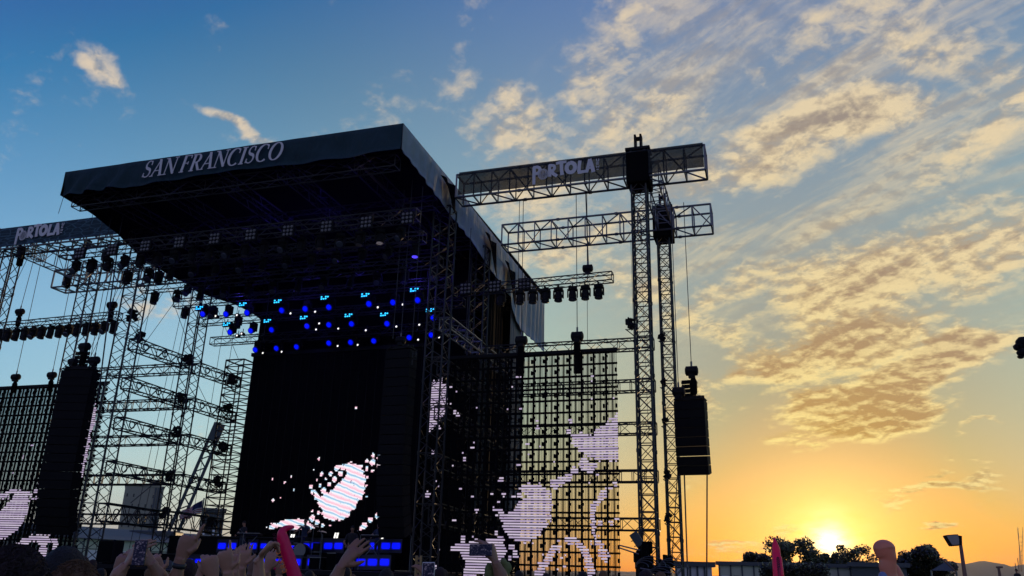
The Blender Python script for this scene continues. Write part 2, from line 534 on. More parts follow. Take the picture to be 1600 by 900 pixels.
class MB:
    def __init__(s):
        s.v, s.f, s.uv = [], [], {}

    def ring(s, c, a, b, ra, rb, n):
        i = len(s.v)
        for k in range(n):
            t = 2 * pi * k / n
            s.v.append(c + a * (ra * cos(t)) + b * (rb * sin(t)))
        return i

    def tube(s, p, q, r, n=6, r2=None, cap=True):
        p, q = Vector(p), Vector(q)
        d = (q - p)
        if d.length < 1e-6:
            return s
        d.normalize()
        a = d.orthogonal().normalized()
        b = d.cross(a)
        i = s.ring(p, a, b, r, r, n)
        j = s.ring(q, a, b, r2 or r, r2 or r, n)
        for k in range(n):
            s.f.append((i + k, i + (k + 1) % n, j + (k + 1) % n, j + k))
        if cap:
            s.f.append(tuple(i + k for k in reversed(range(n))))
            s.f.append(tuple(j + k for k in range(n)))
        return s

    def path(s, pts, radii, n=10, closed_ends=True, flat=None):
        """loft rings along points; flat=(normal, ratio) squashes the section"""
        pts = [Vector(p) for p in pts]
        prev = None
        idx = []
        for i, p in enumerate(pts):
            if i == 0:
                d = pts[1] - p
            elif i == len(pts) - 1:
                d = p - pts[i - 1]
            else:
                d = (pts[i + 1] - p).normalized() + (p - pts[i - 1]).normalized()
            d = d.normalized() if d.length > 1e-6 else ZV
            if flat:
                b = flat[0] - d * flat[0].dot(d)
                b = b.normalized()
                a = b.cross(d)
                ra, rb = radii[i], radii[i] * flat[1]
            else:
                if prev is None:
                    a = d.orthogonal().normalized()
                else:
                    a = (prev - d * prev.dot(d)).normalized()
                b = d.cross(a)
                ra = rb = radii[i]
            prev = a
            idx.append(s.ring(p, a, b, ra, rb, n))
        for i, j in zip(idx, idx[1:]):
            for k in range(n):
                s.f.append((i + k, i + (k + 1) % n, j + (k + 1) % n, j + k))
        if closed_ends:
            s.f.append(tuple(idx[0] + k for k in reversed(range(n))))
            s.f.append(tuple(idx[-1] + k for k in range(n)))
        return s

    def box(s, c, x, y, z, a=None, b=None, e=None):
        """box centred at c with full sizes x, y, z along axes a, b, e"""
        a = (a or Vector((1, 0, 0))) * (x / 2)
        b = (b or Vector((0, 1, 0))) * (y / 2)
        e = (e or ZV) * (z / 2)
        c = Vector(c)
        i = len(s.v)
        for sz in (-1, 1):
            for sx, sy in ((-1, -1), (1, -1), (1, 1), (-1, 1)):
                s.v.append(c + a * sx + b * sy + e * sz)
        for q in ((3, 2, 1, 0), (4, 5, 6, 7), (0, 1, 5, 4), (1, 2, 6, 5), (2, 3, 7, 6), (3, 0, 4, 7)):
            s.f.append(tuple(i + k for k in q))
        return s

    def sbox(s, u0, u1, d0, d1, z0, z1):
        """box in stage coordinates"""
        return s.box(S((u0 + u1) / 2, (d0 + d1) / 2, (z0 + z1) / 2), abs(u1 - u0), abs(d1 - d0), abs(z1 - z0), UV, DV, ZV)

    def poly(s, pts):
        i = len(s.v)
        s.v += [Vector(p) for p in pts]
        s.f.append(tuple(range(i, i + len(pts))))
        return s

    def ball(s, c, rx, ry, rz, n=12, m=8, noise=0.0, seed=0, bot=-1.0):
        c = Vector(c)
        rnd = random.Random(seed)
        i = len(s.v)
        rows = []
        for a in range(m + 1):
            th = pi * a / m
            row = []
            for k in range(n):
                ph = 2 * pi * k / n
                f = 1 + noise * (rnd.random() - 0.5)
                z = max(cos(th), bot)
                row.append(len(s.v))
                s.v.append(c + Vector((rx * sin(th) * cos(ph) * f, ry * sin(th) * sin(ph) * f, rz * z * f)))
            rows.append(row)
        for r0, r1 in zip(rows, rows[1:]):
            for k in range(n):
                s.f.append((r0[k], r0[(k + 1) % n], r1[(k + 1) % n], r1[k]))
        return s

    def prism(s, pts2, origin, ax, ay, nrm, thick):
        """closed outline (2-D) extruded along nrm"""
        i = len(s.v)
        n = len(pts2)
        for k in (0, 1):
            for x, y in pts2:
                s.v.append(origin + ax * x + ay * y + nrm * (thick * k))
        s.f.append(tuple(i + k for k in range(n)))
        s.f.append(tuple(i + n + k for k in reversed(range(n))))
        for k in range(n):
            k2 = (k + 1) % n
            s.f.append((i + k, i + n + k, i + n + k2, i + k2))
        return s

    def build(s, name, m, parent=None, origin=None, smooth=False, bevel=0.0, local=False):
        o0 = Vector(origin) if origin is not None else (Vector(parent.location) if parent is not None and not local else Vector((0, 0, 0)))
        if local:
            o0 = Vector((0, 0, 0))
        me = bpy.data.meshes.new(name)
        me.from_pydata([v - o0 for v in s.v], [], s.f)
        me.validate()
        me.update()
        ob = bpy.data.objects.new(name, me)
        COL.objects.link(ob)
        if isinstance(m, (list, tuple)):
            for q in m:
                me.materials.append(MATS[q])
        else:
            me.materials.append(MATS[m])
        if smooth:
            for p in me.polygons:
                p.use_smooth = True
        if bevel:
            md = ob.modifiers.new('bevel', 'BEVEL')
            md.width = bevel
            md.segments = 2
        if parent is not None:
            ob.parent = parent
            if origin is not None:
                ob.location = o0 - Vector(parent.location)
        elif not local:
            ob.location = o0
        return ob


def tag(o, label=None, cat=None, group=None, kind=None):
    if label:
        o['label'] = label
    if cat:
        o['category'] = cat
    if group:
        o['group'] = group
    if kind:
        o['kind'] = kind
    return o


def thing(name, label, cat, loc, group=None, rz=0.0):
    o = bpy.data.objects.new(name, None)
    o.empty_display_size = 0.2
    COL.objects.link(o)
    o.location = Vector(loc)
    o.rotation_euler = (0, 0, rz)
    return tag(o, label, cat, group)


def dup(o, loc=None, rot=None, label=None, group=None, cat=None):
    def cp(src, parent):
        c = src.copy()
        COL.objects.link(c)
        if parent is not None:
            c.parent = parent
        for ch in [q for q in src.children]:
            cp(ch, c)
        return c
    r = cp(o, None)
    if loc is not None:
        r.location = Vector(loc)
    if rot is not None:
        r.rotation_euler = rot
    if label:
        r['label'] = label
    if group:
        r['group'] = group
    if cat:
        r['category'] = cat
    return r


ORD = ['first', 'second', 'third', 'fourth', 'fifth', 'sixth', 'seventh', 'eighth', 'ninth', 'tenth', 'eleventh', 'twelfth',
       'thirteenth', 'fourteenth', 'fifteenth', 'sixteenth', 'seventeenth', 'eighteenth', 'nineteenth', 'twentieth', 'twenty-first', 'twenty-second', 'twenty-third', 'twenty-fourth']


def truss(name, label, cat, p, q, w, h, wv, hv, bay=0.6, rc=0.028, rl=0.013, m='dark_truss', group=None, style='zig', ends=True):
    """box truss from p to q (p, q on the axis), w wide along wv, h high along hv"""
    p, q, wv, hv = Vector(p), Vector(q), Vector(wv), Vector(hv)
    t = thing(name, label, cat, p, group)
    L = (q - p).length
    d = (q - p).normalized()
    n = max(2, round(L / bay))
    cs = [wv * (sx * w / 2) + hv * (sz * h / 2) for sx, sz in ((-1, -1), (1, -1), (1, 1), (-1, 1))]
    for c in cs:
        cb = MB().tube(p + c, q + c, rc, 6)
        k = 3.0
        while k < L - 1:                # couplers where sections are bolted together
            cb.tube(p + c + d * (k - 0.07), p + c + d * (k + 0.07), rc * 1.45, 6)
            k += 3.0
        cb.build('chord', m, t)
    b = MB()
    for k in range(4):
        c0, c1 = cs[k], cs[(k + 1) % 4]
        for i in range(n):
            s0, s1 = d * (L * i / n), d * (L * (i + 1) / n)
            if style == 'x':
                b.tube(p + c0 + s0, p + c1 + s1, rl, 4, cap=False)
                b.tube(p + c1 + s0, p + c0 + s1, rl, 4, cap=False)
                b.tube(p + c0 + s0, p + c1 + s0, rl * 1.3, 4, cap=False)
            elif style == 'bar':
                b.tube(p + c0 + s0, p + c1 + s0, rl * 1.2, 4, cap=False)
                if i % 2 == k % 2:
                    b.tube(p + c0 + s0, p + c1 + s1, rl, 4, cap=False)
            else:
                if i % 2:
                    b.tube(p + c0 + s0, p + c1 + s1, rl, 4, cap=False)
                else:
                    b.tube(p + c1 + s0, p + c0 + s1, rl, 4, cap=False)
                if i % 4 == 0:
                    b.tube(p + c0 + s0, p + c1 + s0, rl, 4, cap=False)
        b.tube(p + c0 + d * L, p + c1 + d * L, rl * 1.6, 4, cap=False)
        b.tube(p + c0, p + c1, rl * 1.6, 4, cap=False)
    b.build('lacing', m, t)
    return t


def wire(label, p, q, r=0.012, m='cable', name='steel_cable', group='rigging cables', sag=0.0):
    p, q = Vector(p), Vector(q)
    b = MB()
    if sag:
        pts = [p.lerp(q, i / 10) - ZV * (sag * 4 * (i / 10) * (1 - i / 10)) for i in range(11)]
        b.path(pts, [r] * 11, 5)
    else:
        b.tube(p, q, r, 5)
    return tag(b.build(name, m, origin=p), label, 'cable', group)


def struct(b, name, m, **kw):
    return tag(b.build(name, m, **kw), kind='structure')


def blue_lens():
    m = MATS['glow_blue']
    t = NT(m.node_tree)
    p = t.t.nodes['Principled BSDF']
    g_ = t.node('ShaderNodeTexCoord').outputs['Generated']
    q = t.vm('MULTIPLY', t.vm('SUBTRACT', g_, (0.5, 0.5, 0.5)), (1, 0, 1))
    t.put(p.inputs['Emission Strength'], t.ss(t.vm('LENGTH', q), 0.05, 0.5, 1.9, 0.22))


blue_lens()

# ------------------------------------------------------------------ ground and hills
g = MB()
g.poly([(-6000, -3000, 0), (6000, -3000, 0), (6000, 26000, 0), (-6000, 26000, 0)])
struct(g, 'ground', 'asphalt')


def hills():
    b = MB()
    nx, ny = 420, 7
    rnd = random.Random(5)
    ph = [rnd.random() * 6 for _ in range(8)]
    prof = lambda x: (130 if x > 3500 else 18 + 112 * max(0, (x - 3000) / 500)) + 58 * exp(-((x - 3890) / 130) ** 2) + 62 * exp(-((x - 4230) / 140) ** 2) \
        + 60 * exp(-((x - 4700) / 170) ** 2) + 7 * sin(x / 260 + ph[0]) + 4 * sin(x / 97 + ph[1]) + 3 * sin(x / 41 + ph[2])
    for j in range(ny):
        t = j / (ny - 1)
        for i in range(nx):
            x = -2500 + 11500 * i / (nx - 1)
            h = prof(x) * sin(pi * min(1, t * 1.0)) ** 0.9 if 0 < t < 1 else -2
            b.v.append(Vector((x, 6800 + 1500 * t, h + (2 * sin(i * 1.7 + j) if 0 < t < 1 else 0))))
    for j in range(ny - 1):
        for i in range(nx - 1):
            k = j * nx + i
            b.f.append((k, k + 1, k + nx + 1, k + nx))
    struct(b, 'hills', 'hill_grass', smooth=True)


hills()

# thin evening haze over the whole site, sky outside it
hz = MB()
hz.box((500, 4500, 149), 15000, 11000, 300)
hz_o = tag(hz.build('haze', 'black_metal', origin=(500, 4500, 149)), kind='stuff')
hm = bpy.data.materials.new('haze_air')
hm.use_nodes = True
hm.node_tree.nodes.clear()
_t = NT(hm.node_tree)
_v = _t.node('ShaderNodeVolumePrincipled')
_v.inputs['Color'].default_value = (1.0, 0.90, 0.72, 1)
_v.inputs['Density'].default_value = 0.000045
_v.inputs['Anisotropy'].default_value = 0.3
_t.put(_t.node('ShaderNodeOutputMaterial').inputs['Volume'], _v.outputs[0])
hz_o.data.materials.clear()
hz_o.data.materials.append(hm)

# ------------------------------------------------------------------ stage
UL, UR = -30.1, -13.1        # roof sides
DF, DB = 25.9, 47.6          # roof front and back
ZT = 18.62


def wavy(p0, p1, top, low, n, m_, mid, parent, name, thick_dir, amp=0.05, seed=1):
    """hanging cloth between two plan points with top(t) and low(t) heights; folds as real relief"""
    rnd = random.Random(seed)
    fr = [(rnd.uniform(8, 60) if mid != 'skirt_cloth' else rnd.uniform(40, 190), rnd.random() * 6, rnd.uniform(0.3, 1)) for _ in range(6)]
    b = MB()
    rows = 7
    for side in (0, 1):
        for i in range(n + 1):
            t = i / n
            base = p0.lerp(p1, t)
            for j in range(rows):
                s_ = j / (rows - 1)
                z = top(t) * (1 - s_) + low(t) * s_
                a = sum(w * sin(f * t + q + s_ * 2.2 * w) for f, q, w in fr) / 3 * amp * (0.25 + s_)
                if name == 'front_valance':
                    a += .16 * exp(-((t - .1) / .12) ** 2) * sin(90 * t + 5 * s_) * s_ + .05 * sin(38 * t - 4 * s_) * s_
                b.v.append(Vector((base.x, base.y, 0)) + thick_dir * (a + (0.03 if side else 0)) + ZV * z)
    N = (n + 1) * rows
    for side in (0, 1):
        for i in range(n):
            for j in range(rows - 1):
                k = side * N + i * rows + j
                q = (k, k + rows, k + rows + 1, k + 1)
                b.f.append(q if side else q[::-1])
    for i in range(n):
        for j in (0, rows - 1):
            k = i * rows + j
            b.f.append((k, k + rows, k + rows + N, k + N))
    for i in (0, n):
        for j in range(rows - 1):
            k = i * rows + j
            b.f.append((k, k + 1, k + 1 + N, k + N))
    return b.build(name, mid, parent, smooth=True)


def interp(tab, x):
    for (x0, y0), (x1, y1) in zip(tab, tab[1:]):
        if x <= x1:
            return y0 + (y1 - y0) * max(0, (x - x0)) / (x1 - x0)
    return tab[-1][1]


def ribbon(b, pts, ws, O, ax, ay, nrm, th, shear=0.0):
    """variable-width stroke in the letter plane, as a thin solid"""
    pts = [Vector((p[0] + shear * p[1], p[1])) for p in pts]
    L, R = [], []
    for i, p in enumerate(pts):
        a = pts[max(0, i - 1)]
        c = pts[min(len(pts) - 1, i + 1)]
        d = (c - a).normalized()
        n = Vector((-d.y, d.x)) * (ws[i] / 2)
        L.append(p + n)
        R.append(p - n)
    for i in range(len(pts) - 1):
        b.prism([(L[i].x, L[i].y), (L[i + 1].x, L[i + 1].y), (R[i + 1].x, R[i + 1].y), (R[i].x, R[i].y)], O, ax, ay, nrm, th + 0.0006 * (i % 2))


def serif_text(text, O, ax, ay, nrm, height, parent, name, m, width_k=1.0):
    """roman capitals, thick and thin strokes with serifs, leaning like an italic"""
    TK, TN, SR = 0.15, 0.055, 0.05

    def arc(cx, cy, rx, ry, a0, a1, n=16):
        return [(cx + rx * cos(rad(a0 + (a1 - a0) * i / n)), cy + ry * sin(rad(a0 + (a1 - a0) * i / n))) for i in range(n + 1)]

    def wid(pts, cx, thin, thick):
        out = []
        for i, p in enumerate(pts):
            a = pts[max(0, i - 1)]
            c = pts[min(len(pts) - 1, i + 1)]
            dx, dy = c[0] - a[0], c[1] - a[1]
            k = abs(dy) / (hypot(dx, dy) + 1e-9)
            out.append(thin + (thick - thin) * k ** 1.6)
        return out

    def bar(x0, y0, x1, y1, w):
        return ([(x0, y0), (x1, y1)], [w, w])

    def ser(x, y, w=0.26):
        return bar(x - w / 2, y, x + w / 2, y, SR)
    G = {}
    G['I'] = (0.34, [bar(.17, 0, .17, 1, TK), ser(.17, .025, .3), ser(.17, .975, .3)])
    G['N'] = (0.82, [bar(.14, 0, .14, 1, TN), bar(.14, .97, .70, .03, TK), bar(.70, 0, .70, 1, TN), ser(.14, .025), ser(.08, .975, .2), ser(.70, .975)])
    G['A'] = (0.78, [bar(.08, 0, .40, 1, TN), bar(.38, 1, .66, 0, TK), bar(.2, .33, .56, .33, TN), ser(.08, .025, .24), ser(.66, .025, .28)])
    G['F'] = (0.62, [bar(.18, 0, .18, 1, TK), bar(.1, .975, .58, .975, SR), bar(.18, .53, .46, .53, SR), bar(.57, .99, .57, .80, TN), bar(.45, .62, .45, .44, TN), ser(.18, .025, .3)])
    bowl = [(.18, .97)] + arc(.36, .74, .20, .23, 90, -90, 12) + [(.18, .51)]
    G['R'] = (0.74, [bar(.18, 0, .18, 1, TK), ser(.18, .025, .3), ser(.14, .975, .22), (bowl, wid(bowl, 0, TN, TK)), bar(.36, .52, .64, .02, TK * .95), bar(.60, .025, .74, .025, SR)])
    o = arc(.42, .5, .34, .49, 0, 360, 36)
    G['O'] = (0.86, [(o, wid(o, 0, TN, TK))])
    c = arc(.44, .5, .35, .49, 52, 308, 28)
    G['C'] = (0.78, [(c, wid(c, 0, TN, TK)), bar(.66, .95, .66, .70, TN), ])
    s1 = arc(.31, .755, .185, .225, 35, 250, 14)
    s2 = arc(.30, .265, .205, .245, 70, -145, 16)
    s_ = s1 + [(.31, .52), (.40, .48)][:0] + s2
    sw = []
    for i, p in enumerate(s_):
        k = exp(-((i - len(s_) * 0.47) / 4.2) ** 2)
        sw.append(0.06 + 0.11 * k)
    G['S'] = (0.60, [(s_, sw), bar(.46, .97, .47, .72, TN), bar(.11, .28, .10, .04, TN)])
    b = MB()
    x = 0.0
    th = 0.012
    for ch in text:
        if ch == ' ':
            x += 0.26
            continue
        w, strokes = G[ch]
        for k, (pts, ws) in enumerate(strokes):
            ribbon(b, [((px + x) * width_k, py) for px, py in pts], ws, O + nrm * (0.0015 * k), ax * height, ay * height, nrm, th, 0.22)
        x += w + 0.015
    return b.build(name, m, parent), x * width_k * height


def brush_text(O, ax, ay, nrm, height, parent, m, globe):
    """PORTOLA in fat hand-painted capitals, its first O an engraved globe, a tiny stacked mark at the end"""
    def arc(cx, cy, rx, ry, a0, a1, n=14):
        return [(cx + rx * cos(rad(a0 + (a1 - a0) * i / n)), cy + ry * sin(rad(a0 + (a1 - a0) * i / n))) for i in range(n + 1)]
    W = 0.23
    L = [
        # P: long stem
        [([(.14, -.42), (.13, .2), (.15, .95)], [W * .9, W, W * 1.05]), ([(.08, .9)] + arc(.33, .66, .24, .25, 85, -90) + [(.15, .40)], [W] * 17)],
        None,
        [([(1.28, .05), (1.25, .5), (1.27, .95)], [W, W * .9, W]), ([(1.20, .92)] + arc(1.42, .70, .20, .2, 80, -90) + [(1.25, .5)], [W * .9] * 17),
         ([(1.36, .50), (1.52, .25), (1.80, .02)], [W, W * 1.1, W])],
        [([(1.72, .99), (2.05, 1.06), (2.46, 1.04)], [W * .9, W, W * .8]), ([(2.1, 1.05), (2.11, .5), (2.16, .05)], [W * 1.1, W, W * 1.15])],
        [(arc(2.78, .55, .30, .37, 100, 460, 24), [W * 1.25] * 25)],
        [([(3.42, 1.0), (3.36, .5), (3.34, .12)], [W, W, W * 1.1]), ([(3.26, .10), (3.6, .13), (3.86, .12)], [W * 1.1, W, W * .9])],
        [([(3.88, .02), (4.0, .5), (4.12, 1.02)], [W, W, W * 1.05]), ([(4.10, 1.02), (4.26, .5), (4.36, 0.0)], [W * 1.1, W * 1.1, W * 1.2]), ([(3.98, .34), (4.28, .34)], [W * .6, W * .6])],
        # the little upright mark after the name
        [([(4.58, .98), (4.58, .80), (4.74, .80), (4.74, .98)], [.06] * 4), ([(4.74, .70), (4.58, .70), (4.58, .56), (4.74, .56)], [.06] * 4),
         ([(4.66, .63), (4.66, .56)], [.05] * 2), ([(4.58, .44), (4.60, .28), (4.66, .38), (4.72, .28), (4.76, .44)], [.055] * 5), ([(4.58, .16), (4.74, .16)], [.06] * 2)],
    ]
    b = MB()
    k = 0
    for gi, gl in enumerate(L):
        if gi == 7:
            b.build('lettering', m, parent)
            b = MB()
        for pts, ws in (gl or []):
            ribbon(b, pts, ws, O + nrm * (0.0016 * k), ax * height, ay * height, nrm, 0.014)
            k += 1
    b.build('small_mark', m, parent)
    e = MB()
    for r_ in (0.36, 0.30):
        ribbon(e, arc(.80, .28, r_, r_ * 1.12, 0, 360, 30), [.028] * 31, O + nrm * .03, ax * height, ay * height, nrm, .01)
    for q in range(-4, 5):
        yy = .28 + q * .085
        hw = .36 * math.sqrt(max(0.02, 1 - (q * .085 / .40) ** 2)) * .92
        pts = [(.80 - hw + 2 * hw * i / 8, yy + .02 * sin(i * 1.9 + q)) for i in range(9)]
        ribbon(e, pts, [.022 + .012 * ((i + q) % 2) for i in range(9)], O + nrm * (.033 + .001 * q), ax * height, ay * height, nrm, .008)
    for q in (-.2, 0, .2):
        ribbon(e, [(.80 + q * cos(rad(a)), .28 + .39 * sin(rad(a))) for a in range(-90, 91, 20)], [.02] * 10, O + nrm * .045, ax * height, ay * height, nrm, .008)
    e.build('globe_emblem', globe, parent)


roof = thing('stage_roof', 'huge dark stage roof with SAN FRANCISCO on its front valance', 'stage roof', S((UL + UR) / 2, (DF + DB) / 2, 17.4))
c = MB()
c.sbox(UL + .1, UR - .1, DF + .15, DB - .1, 18.30, 18.52)
c.build('canopy', 'black_drape', roof)
c = MB()
c.sbox(UL - .02, UR + .02, DF, DB, 18.54, 18.60)
c.build('top_sheet', 'fascia_cloth', roof)
wavy(S(UL, DF, 0), S(UR, DF, 0), lambda t: 18.58, lambda t: 17.42 - 0.05 * sin(t * 9) - .02 * sin(t * 31), 160, 0, 'fascia_cloth', roof, 'front_valance', -DV, 0.15, 3)
low = [(26, 17.42), (27.2, 17.32), (28.6, 17.25), (30.2, 17.05), (31.2, 16.95), (33, 16.9), (35, 16.7), (36.4, 16.5), (38, 16.3), (39.3, 16.25), (40.5, 16.05), (41.3, 15.2), (42.5, 14.8), (47.6, 14.8)]
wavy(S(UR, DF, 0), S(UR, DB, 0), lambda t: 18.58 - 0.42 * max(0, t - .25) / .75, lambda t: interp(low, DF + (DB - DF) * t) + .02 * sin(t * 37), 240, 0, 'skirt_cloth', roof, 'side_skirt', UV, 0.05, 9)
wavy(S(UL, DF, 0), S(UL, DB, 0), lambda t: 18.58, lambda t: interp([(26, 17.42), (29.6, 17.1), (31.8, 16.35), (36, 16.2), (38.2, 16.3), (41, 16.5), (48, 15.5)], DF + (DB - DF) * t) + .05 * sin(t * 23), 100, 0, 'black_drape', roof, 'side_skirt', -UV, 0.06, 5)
# loose flaps of the torn skirt, coloured black to stand for its shaded gaps
for (d0, z0, d1, z1, d2, z2) in ((29.6, 18.1, 31.2, 18.35, 30.9, 16.75), (35.6, 17.9, 37.2, 17.9, 36.9, 15.9), (38.9, 17.6, 40.6, 17.5, 40.2, 15.3)):
    b = MB()
    n = 8
    for i in range(n + 1):
        for j in range(n + 1 - i):
            a_, b_ = i / n, j / n
            dd = d0 + (d1 - d0) * a_ + (d2 - d0) * b_
            zz = z0 + (z1 - z0) * a_ + (z2 - z0) * b_
            b.v.append(S(UR + .16 + .35 * b_ + .10 * sin(7 * a_ + 5 * b_), dd, zz))
    idx = {}
    k = 0
    for i in range(n + 1):
        for j in range(n + 1 - i):
            idx[i, j] = k
            k += 1
    for i in range(n):
        for j in range(n - i):
            b.f.append((idx[i, j], idx[i + 1, j], idx[i, j + 1]))
            if j < n - i - 1:
                b.f.append((idx[i + 1, j], idx[i + 1, j + 1], idx[i, j + 1]))
    o = b.build('dark_gap_flap', 'black_drape', roof, smooth=True)
    sm = o.modifiers.new('solid', 'SOLIDIFY')
    sm.thickness = 0.02
lt, wd = serif_text('SAN FRANCISCO', S(-25.55, DF - .17, 17.63), UV, ZV, -DV, 0.80, roof, 'lettering', 'silver_print', 0.985)
# purlins and lattice beams just under the canopy
for i, u in enumerate((-28.6, -25.4, -22.2, -19.0, -15.6)):
    truss('roof_truss', 'dark lattice beam running back under the stage roof, %s from the right' % ORD[4 - i], 'truss', S(u, 26.6, 17.75), S(u, 46.8, 17.75),
          0.5, 0.6, UV, ZV, 0.9, 0.03, 0.016, 'dark_truss', 'lattice beams under the stage roof')
truss('roof_truss', 'dark lattice beam across the front under the valance', 'truss', S(UL + .4, 26.5, 17.2), S(UR - .4, 26.5, 17.2), 0.5, 0.5, DV, ZV, 0.9, 0.03, 0.014, 'dark_truss', 'lattice beams under the stage roof')
for i, d in enumerate((30.2, 35.0, 40.0, 45.0)):
    truss('roof_truss', 'dark lattice beam crossing under the stage roof, %s from the front' % ORD[i + 1], 'truss', S(UL + .3, d, 17.1), S(UR - .3, d, 17.1),
          0.45, 0.5, DV, ZV, 0.9, 0.028, 0.013, 'dark_truss', 'lattice beams under the stage roof')

# drapes and walls
def drape(label, u0, u1, d0, d1, z0, z1, m='black_drape', name='stage_drape', cat='drape', seed=2):
    wide = abs(u1 - u0) >= abs(d1 - d0)
    o = wavy(S(u0, d0, 0), S(u1, d1, 0), lambda t: z1, lambda t: z0, 90, 0, m, None, name, -DV if wide else UV, 0.09, seed)
    return tag(o, label, cat)


drape('black backdrop curtain at the rear of the stage', UL + .3, UR - 1.2, DB - .5, DB - .5, 1.6, 18.3, seed=3)
drape('black curtain hanging above and behind the central video wall', -26.9, -14.3, 37.6, 37.6, 1.7, 17.3, seed=4)
drape('black side curtain right of the stage below the torn skirt', -13.75, -13.75, 37.9, 41.2, 1.6, 16.9, seed=5)
drape('grey tarpaulin hung high on the rear right side of the stage', -13.25, -13.25, 43.9, 47.55, 15.2, 18.2, 'side_tarp', 'side_tarpaulin', 'tarpaulin', 7)
drape('long grey tarpaulin hanging down beside the black side curtain', -13.3, -13.3, 41.25, 43.85, 4.5, 18.2, 'side_tarp', 'side_tarpaulin', 'tarpaulin', 6)

# deck
deck = thing('stage_deck', 'black stage deck with a curtained front', 'stage', S(-21.6, 36, 0))
MB().sbox(-30.6, -12.4, 29.5, 47.9, 1.42, 1.58).build('deck_top', 'black_plastic', deck)
wavy(S(-30.6, 29.45, 0), S(-12.4, 29.45, 0), lambda t: 1.42, lambda t: 0.0, 120, 0, 'black_drape', deck, 'front_skirt', -DV, 0.05, 12)
MB().sbox(-30.5, -12.5, 29.6, 47.8, 0.0, 1.40).build('understructure', 'black_drape', deck)
for nm, u0, u1 in (('left', -39.6, -30.7), ('right', -12.3, -3.4)):
    w_ = thing('stage_wing', 'low black platform at the foot of the %s scaffold towers' % nm, 'platform', S((u0 + u1) / 2, 34, 0), 'side platforms')
    MB().sbox(u0, u1, 33.4, 41.0, 1.3, 1.45).build('deck_top', 'black_plastic', w_)
    MB().sbox(u0 + .05, u1 - .05, 33.5, 40.9, 0.0, 1.29).build('front_skirt', 'black_drape', w_)

# ------------------------------------------------------------------ header trusses
def banner(parent, u0, u1, seed, m_='scrim'):
    o = wavy(S(u0, 30.93, 0), S(u1, 30.93, 0), lambda t: 18.84, lambda t: 17.72, 60, 0, m_, parent, 'banner', -DV, 0.015, seed)
    return o


GT = 'wide header trusses across the side wings'
pr_ = truss('header_truss', 'grey box truss with the PORTOLA banner over the right wing', 'truss', S(-12.75, 31.48, 18.21), S(-1.7, 31.48, 18.21), 0.96, 1.14, DV, ZV, 0.85, 0.052, 0.034, 'aluminium', GT, 'bar')
banner(pr_, -12.6, -1.75, 21)
brush_text(S(-9.12, 30.86, 18.03), UV, ZV, -DV, 0.63, pr_, 'silver_print', 'silver_print')
pl_ = truss('header_truss', 'grey box truss with the PORTOLA banner over the left wing', 'truss', S(-41.5, 31.48, 18.21), S(-30.3, 31.48, 18.21), 0.96, 1.14, DV, ZV, 0.85, 0.052, 0.034, 'aluminium', GT, 'bar')
banner(pl_, -41.45, -30.35, 22, 'banner_cloth')
brush_text(S(-38.35, 30.86, 18.03), UV, ZV, -DV, 0.68, pl_, 'silver_print', 'silver_print')
truss('header_truss', 'bare grey box truss behind the bannered one on the right', 'truss', S(-12.5, 37.5, 18.24), S(-1.9, 37.5, 18.24), 1.1, 1.12, DV, ZV, 0.85, 0.052, 0.034, 'aluminium', GT, 'bar')
truss('header_truss', 'bare grey box truss behind the bannered one on the left', 'truss', S(-41.4, 37.0, 18.0), S(-30.6, 37.0, 18.0), 1.1, 1.12, DV, ZV, 0.85, 0.052, 0.034, 'aluminium', GT, 'bar')
truss('link_truss', 'grey truss linking the two tall right tower heads', 'truss', S(-4.1, 32.0, 18.2), S(-4.1, 37.0, 18.2), 0.7, 1.0, UV, ZV, 0.8, 0.038, 0.02, 'aluminium', 'link trusses between tower heads', 'bar')
truss('link_truss', 'grey truss linking the two tall left tower heads', 'truss', S(-38.6, 32.0, 18.0), S(-38.6, 36.6, 18.0), 0.7, 1.0, UV, ZV, 0.8, 0.038, 0.02, 'aluminium', 'link trusses between tower heads', 'bar')
truss('link_truss', 'thin grey truss running back from above the left banner', 'truss', S(-40.9, 31.4, 19.1), S(-44.5, 38.0, 20.2), 0.5, 0.4, UV, ZV, 0.7, 0.03, 0.015, 'aluminium', 'link trusses between tower heads', 'bar')


# ------------------------------------------------------------------ towers
def tower(label, u, d, z1, w, style, group, m='dark_truss', rc=0.042, rl=0.020, bay=0.62, head=True, capz=19.2):
    t = truss('truss_tower', label, 'tower', S(u, d, 0.2), S(u, d, z1), w, w, UV, DV, bay, rc, rl, m, group, style)
    b = MB()
    b.box(S(u, d, 0.1), w + .8, w + .8, .2, UV, DV)
    b.build('base_plate', 'black_metal', t)
    if head:
        b = MB()
        b.box(S(u, d + .1, 18.1), w + .38, w + .62, 1.45, UV, DV)
        b.build('head_cover', 'black_drape', t, bevel=.05)
        b = MB()
        b.box(S(u, d, z1 + .05), w + .45, w + .15, .12, UV, DV)
        for s_ in (-1, 1):
            b.box(S(u + s_ * .12, d, z1 + .45), .09, .35, .75, UV, DV)
        b.tube(S(u - .18, d, z1 + .68), S(u + .18, d, z1 + .68), .1, 12)
        b.tube(S(u - .12, d + .3, z1 + .1), S(u - .12, d, z1 + .8), .03, 6)
        b.build('pulley_head', 'black_metal', t)
    return t


